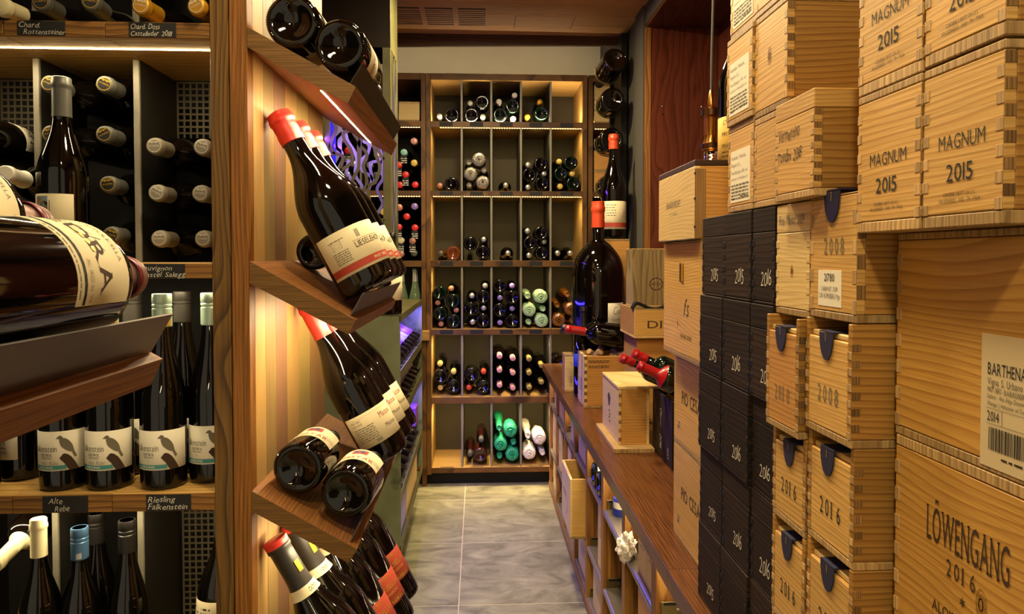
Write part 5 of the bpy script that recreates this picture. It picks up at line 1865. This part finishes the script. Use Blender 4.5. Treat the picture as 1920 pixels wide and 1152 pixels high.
def build_counter():
    c = thing('counter', 'long dark oiled wooden counter along the right wall', 'counter', ((CX0 + WX) / 2, 1.75, CT - .038))
    hw = (WX - CX0) / 2
    ys = [.10, .95, 1.32, 1.62, 2.05, 2.62, 3.2, CY1]
    xs = [-hw, -hw + .13, -hw + .27, hw]
    q = random.Random(2)
    for i, (a, b) in enumerate(zip(xs, xs[1:])):
        y = .10
        cut = [.10] + [v + q.uniform(-.2, .2) for v in (1.1, 2.0, 2.9)] + [CY1]
        for u, v in zip(cut, cut[1:]):
            obj('stave', boxmesh('stave', (a + .0002, b - .0002, u - 1.75 + .0002, v - 1.75 - .0002, 0, .038), 'counter', .0006), c)
    cab = thing('base_cabinet', 'open wooden cabinet with steel shelves under the counter', 'cabinet', ((FX + WX) / 2, 1.75, 0))
    hx = (WX - FX) / 2
    ps = [3.845 - .327 * k for k in range(11)]
    posts = [p for p in ps if p > .5]
    for y in posts:
        a = obj('partition', boxmesh('partition', (-hx + .026, hx, y - 1.75 - .034, y - 1.75, .0, CT - .0385), 'cabinet_panel', .0008), cab)
        obj('post', boxmesh('post', (-hx, -hx + .026, y - 1.75 - .036, y - 1.75 + .002, 0.0, CT - .0385), 'cabinet_wood', .0008), cab)
    obj('plinth_rail', boxmesh('plinth_rail', (-hx - .003, -hx + .0, .45 - 1.75, 3.847 - 1.75, .012, .05), 'cabinet_wood', .0008), cab)
    obj('plinth', boxmesh('plinth', (-hx + .045, -hx + .06, .45 - 1.75, 3.84 - 1.75, 0, .012), 'black_board'), cab)
    obj('back_panel', boxmesh('back_panel', (hx - .008, hx - .0005, .45 - 1.75, 3.84 - 1.75, .0, CT - .039), 'cabinet_panel'), cab)
    for y_far, y_near in zip(posts, posts[1:]):
        a, b = y_near + .0025 - 1.75, y_far - .0365 - 1.75
        for z in (.055, .245, .498):
            m = MB()
            m.cbox(-hx + .004, hx - .01, a, b, z - .004, z, b=.001)
            s = obj('steel_shelf', boxmesh('steel_shelf', (-hx + .006, hx - .01, a, b, z - .004, z), 'steel_brushed', .0008), cab)
            mm = MB()
            pts = [(-hx + .006, z - .002), (-hx + .001, z - .005), (-hx, z - .012), (-hx + .003, z - .018)]
            mm.prism([(-hx + .010, z), (-hx + .004, z - .001), (-hx, z - .006), (-hx, z - .016), (-hx + .004, z - .020), (-hx + .010, z - .020)], a, b, 'y')
            obj('rounded_front', mm.mesh('rounded_front', 'steel_brushed', True, 60), s)
            bk = obj('bracket', boxmesh('bracket', (-hx + .012, -hx + .10, b - .003, b, z, z + .030), 'steel_bracket', .0008), s)
            obj('screw', boxmesh('screw', (-hx + .047, -hx + .053, b - .005, b - .003, z + .010, z + .016), 'screw', .001), bk)
            obj('bracket_slot', boxmesh('bracket_slot', (-hx + .018, -hx + .090, b - .0034, b - .0028, z + .022, z + .0285), 'black_board', .0004), bk)
    z = CT - .0395
    obj('led_strip', boxmesh('led_strip', (-hx + .03, -hx + .033, .5 - 1.75, 3.8 - 1.75, z - .0015, z), 'led_bright', .0003), cab)
    l = area('counter_led', (FX + .032, 2.15, CT - .046), .010, 6.5, (1, .85, .55), (0, 0, 0), 3.2)
    # crates standing in the cabinet: (cell, shelf z, y offset from near post, width, height, x inset, tone, note)
    cells = list(zip(posts[1:], posts))
    spec = [(0, .498, .03, .12, .15, .01, 'pine_pale', 'upright narrow'), (0, .245, .05, .20, .21, .012, 'pine_pale', 'printed'), (0, .055, .03, .20, .165, .012, 'pine_pale', 'low'),
            (1, .498, .04, .24, .155, .012, 'pine', 'wide'), (1, .245, .16, .09, .20, .006, 'pine_pale', 'narrow upright'),
            (2, .498, .03, .12, .15, .010, 'pine_pale', 'narrow'), (2, .245, .16, .10, .20, .010, 'pine_pale', 'slim'), (2, .055, .03, .22, .165, .013, 'pine_pale', 'low wide'),
            (3, .498, .03, .23, .150, .012, 'pine_pale', 'long'), (3, .055, .03, .23, .165, .012, 'pine_pale', 'low long'),
            (4, .245, .015, .11, .226, .012, 'pine_pale', 'pinkish upright'), (4, .055, .02, .20, .165, .012, 'pine_pale', 'low printed'),
            (5, .245, .01, .05, .22, .03, 'pine_pale', 'thin'),
            (6, .498, .012, .080, .160, .012, 'pine_pale', 'white-labelled right'), (6, .498, .096, .085, .160, .012, 'pine_pale', 'white-labelled left'), (6, .245, .012, .17, .21, .012, 'pine_orange', 'branded'),
            (7, .245, .02, .22, .20, .012, 'pine', 'near')]
    seen = {}
    for ci, z, off, w, h, inset, mat, note in spec:
        if ci >= len(cells):
            continue
        yn, yf = cells[ci]
        yc = yn + .003 + off + w / 2
        r = crate('%s crate inside the cabinet below the counter, bay %s from the far end' % (note, ['first', 'second', 'third', 'fourth', 'fifth', 'sixth', 'seventh', 'eighth', 'ninth'][ci]), (FX + inset, yc, z + .0006), w, .28, h, mat, fingers=0, group='crates in the base cabinet', lid=.006)
        lettering(r, w, lambda p, put: (p.lines(w * .3, w * .75, h * .62, 3, .012, .006, put, random.Random(ci)),), 'ink_grey', 'stamp')
    # crate pulled half out
    yn, yf = cells[3]
    r = crate('open pale crate pulled out of the cabinet towards the aisle', (FX - .055, (yn + yf) / 2 - .018, .2455 + .001), .255, .30, .226, 'pine_pale', 'pine', fingers=0, open_top=True, lid=.0)
    lettering(r, .255, lambda p, put: (p.text('MERIAN', .06, .12, .02, put, wd=.08, serif=True), p.stroke([(.15, .06), (.18, .09), (.16, .13)], .003, put)), 'ink_grey')
    # bottles on the upper steel shelf, bases outwards
    yn, yf = cells[4]
    for i, y in enumerate((yn + .085, yn + .190)):
        bottle('dark green bottle lying base outward under the counter, %s' % ('nearer' if i == 0 else 'farther'), 'champagne', .042, .30, (FX + .004, y, .4985 + .0425), (1, 0, 0), (0, 0, 1), 'glass_green', None, group='bottles under the counter', n=32)
    # blue and white tin
    yn, yf = cells[5]
    t = thing('tin', 'small blue and white tin under the counter', 'tin', (FX + .05, yf - .085, .4985))
    obj('can', MB().lathe([(.026, 0), (.027, .002), (.027, .052), (.026, .054), (0.0001, .054)], 24).mesh('can', 'blue_label', True), t)
    obj('label', MB().lathe([(.0274, .024), (.0274, .044)], 24).mesh('label', 'paper_white', True), t)
    # crumpled paper hanging over the shelf edge
    yn, yf = cells[6]
    t = thing('crumpled_paper', 'crumpled white tissue paper on the steel shelf under the counter', 'paper', (FX + .004, yf - .070, .4985))
    m = MB()
    import bmesh
    bm = bmesh.new()
    bmesh.ops.create_icosphere(bm, subdivisions=4, radius=1)
    for v in bm.verts:
        d = v.co.normalized()
        k = 1 + .55 * mnoise.noise(d * 2.1) + .35 * abs(mnoise.noise(d * 5.3 + Vector((3, 0, 1))))
        v.co = Vector((d.x * .022 * k - .006, d.y * .024 * k, max(-.016 if d.x < -.25 else .0008, .030 + d.z * .034 * k)))
    me = bpy.data.meshes.new('tissue')
    bm.to_mesh(me)
    bm.free()
    me.materials.append(MATS['tissue_white'])
    obj('tissue', me, t)


build_counter()


# ------------------------------------------------------------------ things standing on the counter
def counter_things():
    q = random.Random(5)
    # small crate on its base board
    r = thing('wine_crate', 'small pale crate on a base board, dark brand on its narrow side', 'crate', (.430, 2.24, CT), -pi / 2)
    w, d, h = .275, .096, .186
    zb = .014
    obj('base_board', boxmesh('base_board', (-w / 2 - .008, w / 2 + .045, -.022, d + .006, 0, zb), 'end_grain', .001), r)
    obj('front_board', boxmesh('front_board', (-w / 2, w / 2, 0, .009, zb, h), 'pine_pale', .0008), r)
    obj('back_board', boxmesh('back_board', (-w / 2, w / 2, d - .009, d, zb, h), 'pine_pale', .0008), r)
    for s in (-1, 1):
        obj('side_board', boxmesh('side_board', ((w / 2 - .009, w / 2) if s > 0 else (-w / 2, -w / 2 + .009)) + (.0095, d - .0095, zb, h), 'pine_orange' if s > 0 else 'pine_pale', .0006), r)
    obj('lid', boxmesh('lid', (-w / 2, w / 2 + .001, -.002, d + .026, h + .0004, h + .009), 'pine_pale', .001), r)
    for i in range(6):
        obj('finger_joint', boxmesh('finger_joint', (w / 2 - .0004, w / 2 + .0006, .0, .009, 0, .011), 'end_grain_dark', .0002), r, (0, 0, zb + .012 + i * .027))
    lettering(r, w, lambda p, put: (p.poly([(.12 + .02 * cos(t) * (1 + .3 * sin(3 * t)), .125 + .022 * sin(t)) for t in [i * pi / 8 for i in range(16)]], put), [p.rect(.118 + .010 * (i % 2), .130 + .010 * (i % 2), .085 - .011 * i, .092 - .011 * i, put) for i in range(4)]), 'ink_brown', 'brand')
    # open crate with corks
    r = crate('open crate of corks on the far part of the counter', (.413, 2.775, CT), .17, .312, .205, 'pine_pale', 'pine_orange', fingers=7, open_top=True, lid=0, t=.012)
    lettering(r, .17, lambda p, put: (p.lines(.018, .10, .185, 2, .006, .0035, lambda u, v: (.0862, u, v), q), p.lines(.018, .10, .165, 2, .006, .0035, lambda u, v: (.0862, u, v), q)), 'ink', 'stamp')
    lettering(r, .17, lambda p, put: p.lines(.04, .12, .10, 4, .014, .008, put, q), 'ink_grey', 'side_print')
    n = 0
    ck = cached('cork', lambda: MB().lathe([(.0105, 0), (.012, .001), (.012, .043), (.0105, .044)], 10).mesh('cork', 'cork', True, 40))
    names = []
    for i in range(3):
        for j in range(6):
            x, y = .470 + i * .085 + q.uniform(-.02, .02), 2.722 + j * .022
            o = tag(obj('cork', ck), 'used wine cork lying in the open crate on the counter', 'cork', 'corks in the open crate')
            o.location = (x, y, CT + .192 + q.uniform(-.003, .006))
            o.rotation_euler = (q.uniform(.9, 2.2), q.uniform(-.6, .6), q.uniform(0, 6))
    obj('cork_bed', boxmesh('cork_bed', (-.075, .075, .013, .300, .010, .170), 'cork', .004), r)['kind'] = 'stuff'
    # two bottles lying across it
    for i, (a, b, ya, yb) in enumerate([((1060, 617), (1222, 640), 2.75, 2.73), ((1053, 615), (1218, 634), 2.84, 2.83)]):
        tip, base = at(*a, Y=ya), at(*b, Y=yb)
        ax = (tip - base).normalized()
        L_ = (tip - base).length
        bottle('dark bottle lying on the cork crate, %s' % ('red capsule, in front' if i == 0 else 'black tip, behind'), 'bordeaux', .044, L_, base, ax, (0, -1, .3), 'glass_black', 'cap_crimson' if i == 0 else 'cap_black', .082, group='bottles lying on the cork crate', n=36)
    # slim box standing farther back
    r = crate('slim pale box with sideways writing beside the cork crate', (.400, 3.025, CT), .040, .10, .163, 'pine_pale', fingers=0, rot=0, lid=.006)
    lettering(r, .040, lambda p, put: (p.text('T', .024, .115, .012, put), p.text('2 1mm2', 0, 0, .009, lambda u, v: (.010 - v, -.0006, .025 + u), wd=.045)), 'ink_grey')
    # black open crate with corks and red-capped bottles
    yc = (2.098 + 1.885) / 2
    r = crate('black open crate with white writing holding red-capped bottles', (.535, yc, CT), .213, .19, .19, 'black_crate', 'black_crate', fingers=0, open_top=True, lid=0, endmat='black_crate')
    lettering(r, .213, lambda p, put: (p.text('Oberon', 0, 0, .022, lambda u, v: (-.02 + v, -.0006, .15 - u), wd=.055, shear=.3, thin=.02), p.text('2016', 0, 0, .020, lambda u, v: (-.02 + v, -.0006, .075 - u), wd=.045, shear=.3, thin=.02), p.text('1937', 0, 0, .014, lambda u, v: (.06 + v, -.0006, .05 - u), wd=.03, thin=.02)), 'chalk')
    obj('cork_bed', boxmesh('cork_bed', (-.095, .095, .012, .178, .009, .150), 'cork', .004), r)['kind'] = 'stuff'
    for i in range(12):
        o = tag(obj('cork', ck), 'used wine cork lying in the black crate on the counter', 'cork', 'corks in the black crate')
        o.location = (.588 + (i % 4) * .032, 1.93 + (i // 4) * .07 + q.uniform(-.015, .015), CT + .174 + q.uniform(-.002, .006))
        o.rotation_euler = (q.uniform(.9, 2.2), q.uniform(-.5, .5), q.uniform(0, 6))
    for i, (tip, Y, ax, cap, st, R, L_, cl, tx) in enumerate([((1197, 683), 1.935, (-.90, .10, .40), 'cap_crimson', 'foil', .038, .235, .078, 'nearest, long dark red capsule'), ((1187, 660), 2.018, (-.88, .12, .42), 'cap_crimson', 'wax', .034, .250, .045, 'upper red wax cap'), ((1164, 669), 2.080, (-.90, .05, .38), 'cap_crimson', 'wax', .034, .265, .045, 'farthest left red wax cap')]):
        a = Vector(ax).normalized()
        t = at(*tip, Y=Y)
        t.z -= .004
        bottle('bottle leaning out of the black crate, ' + tx, 'bordeaux', R, L_, t - a * L_, a, (0, -1, .3), 'glass_green', cap, cl, st, group='bottles leaning out of the black crate', n=36)
    # giant bottle
    Y = 3.06
    p = at(1121, 560, Y=Y)
    topz = at(1121, 379, Y=Y).z
    Rg = (at(1169, 560, Y=Y).x - at(1073, 560, Y=Y).x) / 2
    b = bottle('giant black bottle with orange wax cap standing on the counter', 'giant', Rg, topz - CT, (p.x, Y, CT + .0005), cap='wax_orange', cap_len=.115, style='wax', n=64)
    l = add_label(b, Rg, .27, .395, 12, 62, 'paper_white')
    add_print(l, 'gl', lambda pr: (pr.text('Cuvée', .050, .345, .035, on_cyl(Rg + .0012, 0, 0), wd=.07, shear=.3, thin=.02), pr.text('Lagrein', .045, .318, .014, on_cyl(Rg + .0012, 0, 0), wd=.05, shear=.3, thin=.02)), 'ink')
    # magnum with a blue label in front of it
    p = at(1094, 640, Y=2.925)
    b = bottle('black magnum with a blue label before the giant bottle', 'champagne', .042, .38, (p.x, 2.925, CT + .0005), cap='cap_black', cap_len=.08, n=44)
    add_label(b, .042, .13, .185, -95, -20, 'blue_label')
    # tall bottle on a wooden box behind
    Y = 3.245
    x0, x1 = at(1133, 500, Y=Y).x, at(1173, 500, Y=Y).x
    zt = at(1150, 449, Y=Y).z
    r = crate('tall narrow wooden box behind the giant bottle', ((x0 + x1) / 2, Y - .058, CT), x1 - x0 + .012, .116, zt - CT, 'pine_orange', fingers=0, rot=0)
    p = at(1153, 440, Y=Y)
    H = at(1147, 253, Y=Y).z - zt
    Rb = (at(1177, 420, Y=Y).x - at(1130, 420, Y=Y).x) / 2
    b = bottle('tall bottle with red capsule and cream label standing on the box', 'burgundy', Rb, H, (at(1150, 440, Y=Y).x, Y, zt + .001), cap='wax_orange', cap_len=.07, style='wax', n=48)
    l = add_label(b, Rb, .045, .175, -60, 75, 'paper_cream')
    add_print(l, 'tb1', lambda pr: pr.rect(-Rb * 1.0, Rb * 1.28, .055, .075, on_cyl(Rb + .0010, 0, 0), n=12), 'paper_red', 'red_stripe')
    add_print(l, 'tb2', lambda pr: (pr.lines(-.05, .0, .155, 5, .012, .005, on_cyl(Rb + .0010, 0, 0), q), pr.stroke([(.045, .10), (.07, .10), (.07, .125), (.045, .125), (.045, .10)], .0012, on_cyl(Rb + .0010, 0, 0))), 'ink_grey', 'small_print')
    # crates at the wall behind the near stacks
    Y = 2.415
    xa = at(1190, 600, Y=Y).x
    wd = WX - .004 - xa
    z0 = at(1210, 635, Y=Y).z
    z1 = at(1210, 580, Y=Y).z
    hb = (z0 - CT) / 2
    for i in range(2):
        crate('brown crate by the wall under the crate branded Di, %s' % ('lower', 'upper')[i], (xa + .014 + wd / 2 - .007, Y + .03, CT + i * hb + .0005 * i), wd - .016, .22, hb - .0006, 'pine_orange', fingers=0, rot=0, group='crates by the wall')
    r = crate('crate branded Di behind the near stacks', (xa + wd / 2, Y, z0 + .0005), wd, .25, z1 - z0, 'pine', fingers=0, rot=0, lid=.004)
    lettering(r, wd, lambda p, put: (p.text('DI', .046, .036, .026, put, wd=.054, serif=True),), 'ink_brown')
    Y2 = Y + .07
    xa2 = at(1187, 520, Y=Y2).x
    z2 = at(1210, 467, Y=Y2).z
    wd2 = WX - .004 - xa2
    r = crate('tall greyish wooden box with a round emblem, standing on the Di crate', (xa2 + wd2 / 2, Y2, z1 + .001), wd2, .12, z2 - z1, 'pine_tall', 'pine_tall', fingers=0, rot=0, lid=.004)
    lettering(r, wd2, lambda p, put: ([p.stroke([(.085 + .024 * cos(a), .085 + .022 * sin(a)), (.085 + .024 * cos(a + .5), .085 + .022 * sin(a + .5))], .004, put) for a in [i * .62 for i in range(10)]], p.text('ANTICA', .066, .080, .010, put, wd=.036)), 'ink_brown', 'emblem')
    s = thing('ribbon', 'black ribbon lying on the crate branded Di', 'ribbon', (xa + .05, Y + .02, z1 + .001))
    pts = smooth_path([(-.055, .004), (-.04, .024), (-.015, .016), (.01, .006), (.04, .003), (.07, .014), (.09, .024)], 8)
    m = MB()
    k = 0
    for i, p in enumerate(pts):
        for yy in (0, .035):
            m.v.append((p.x, yy - .012, p.y))
            m.v.append((p.x, yy - .012, max(0, p.y - .012)))
    for i in range(len(pts) - 1):
        a, b2 = 4 * i, 4 * i + 4
        m.f += [(a, b2, b2 + 2, a + 2), (a + 1, a + 3, b2 + 3, b2 + 1), (a, a + 1, b2 + 1, b2), (a + 2, b2 + 2, b2 + 3, a + 3)]
    obj('strip', m.mesh('strip', 'black_board', True, 60), s)
    # bottle with the yellow label on the lidded crate
    Y = 1.345
    p = at(1391, 300, Y=Y)
    b = bottle('dark bottle with yellow label standing on the walnut-lidded crate', 'burgundy', .046, .345, (p.x, Y, LIDDED_TOP + .0008), n=48, cap='cap_black', facing=(-.55, -1, 0))
    l = add_label(b, .046, .012, .098, -70, 75, 'paper_yellow')
    pt = on_cyl(.0468, 0, 0)
    add_print(l, 'yl', lambda pr: (pr.text('Domaine', -.034, .082, .009, pt, wd=.05, shear=.3, thin=.02), pr.text('2016', -.020, .071, .005, pt, wd=.014), pr.text('PFITSCHER', -.036, .060, .008, pt, wd=.055, serif=True), pr.text('PINOT GRIS', -.036, .038, .007, pt, wd=.052, serif=True),
                                   pr.lines(-.036, .03, .028, 2, .008, .004, pt, q)), 'ink_brown')
    # pendant lamp
    Y = 1.68
    p = at(1333, 283, Y=Y)
    r = thing('pendant_lamp', 'brass pendant lamp holder with lit bulb on a grey cord', 'lamp', (p.x, Y, p.z))
    s = 1300 / Y
    k = 1 / (s * .985)
    prof = [(14, 0), (15, 2), (18, 3), (18.5, 8), (18, 12), (15, 14), (12.5, 22), (12, 28), (12.5, 60), (13, 62), (16.5, 64), (17, 70), (16.5, 76), (12, 79), (7, 81), (7.5, 84), (7, 88), (0.01, 88)]
    obj('socket', MB().lathe([(a * k, b_ * k) for a, b_ in prof], 40).mesh('socket', 'brass', True, 35), r)
    for z0, z1 in ((3, 12), (64, 76)):
        obj('collar', MB().lathe([(15 * k, z0 * k), (18.9 * k, z0 * k + .0002), (18.9 * k, z1 * k), (15 * k, z1 * k)], 40, cap0=False, cap1=False).mesh('collar', 'bronze', True, 35), r)
    for i in range(14):
        a = 2 * pi * i / 14
        obj('rib', boxmesh('rib', (-.0012, .0012, -.001, .0015, 28 * k, 60 * k), 'brass', .0004), r, (12.6 * k * cos(a), 12.6 * k * sin(a), 0)).rotation_euler = (0, 0, a + pi / 2)
    obj('strain_relief', MB().lathe([(7 * k, 88 * k), (6.8 * k, 90 * k), (3.4 * k, 112 * k), (2.6 * k, 113 * k)], 24).mesh('strain_relief', 'brass', True, 35), r)
    obj('cord', MB().tube([(0, 0, 112 * k), (0.001, 0, .25), (.006, 0, .5), (.009, 0, NZ - p.z)], 2.6 * k, 10).mesh('cord', 'cord', True), r)
    obj('bulb', MB().lathe([(11 * k, 0), (13 * k, -3 * k), (13.5 * k, -10 * k), (13 * k, -26 * k), (10 * k, -34 * k), (0.0001, -38 * k)], 28).mesh('bulb', 'bulb_glass', True, 60), r)
    obj('filament', MB().tube([(4 * k * cos(t * 1.2), 4 * k * sin(t * 1.2), -4 * k - t * 1.4 * k) for t in range(16)], .0008, 6).mesh('filament', 'filament'), r)
    l = bpy.data.lights.new('bulb_light', 'POINT')
    l.energy = 1.6
    l.color = (1, .66, .34)
    l.shadow_soft_size = .02
    lo = bpy.data.objects.new('bulb_light', l)
    col.objects.link(lo)
    lo.location = (p.x, Y - .0, p.z - 50 * k)
    # dark steel post holding bottles by the neck
    Y = 3.44
    xa, xb = at(1136, 300, Y=Y + .24).x, min(WX - .03, at(1197, 300, Y=Y + .24).x)
    r = thing('bottle_post', 'black steel post holding bottles one above another', 'post', ((xa + xb) / 2, Y + .24, CT))
    hw = (xb - xa) / 2
    obj('plate', boxmesh('plate', (-hw * .1, hw, 0, .03, 0, 1.66), 'black_steel', .001), r)
    obj('back_rail', boxmesh('back_rail', (hw * .55, hw + .018, -.20, .0, 0, 1.72), 'black_steel', .001), r)
    for i, (px, py, Rb) in enumerate([(1154, 111, .0585), (1149, 187, .0595), (1147, 262, .0595), (1149, 347, .0595)]):
        p = at(px, py, Y=Y - .10)
        av = Vector((-.10, 1, -.16) if i == 0 else (.02, 1, .03)).normalized()
        cc = p + av * .14 - r.location
        obj('cradle', MB().tube([(cc.x + (Rb + .005) * cos(a), cc.y, cc.z + (Rb + .005) * sin(a)) for a in [(-200 + 22 * j) * pi / 180 for j in range(11)]], .003, 6).mesh('cradle', 'steel_bracket', True), r)
        b = bottle('bottle held base forward in the black steel post, %s' % ('topmost, brown glass', 'second from the top', 'third from the top', 'lowest, half hidden')[i], 'burgundy', Rb, .30, p, ((-.10, 1, -.16) if i == 0 else (.02, 1, .03)), (0, 0, 1), 'glass_brown' if i == 0 else 'glass_black', 'cap_black', .06, group='bottles in the steel post', n=40, heel=True)
    # wall strip between post and niche
    g = struct('trim_6', boxmesh('wall_strip', (WX - .012, WX - .0005, JY + .021, 3.30, CT + .001, CEIL - .001), 'plaster_dark'), 'grey wall strip between the post and the niche')


wood('pine_tall', '6f5a38', '8f7850', '99835a', grain='z', across='x', freq=50, wob=5, hue=.06)
counter_things()
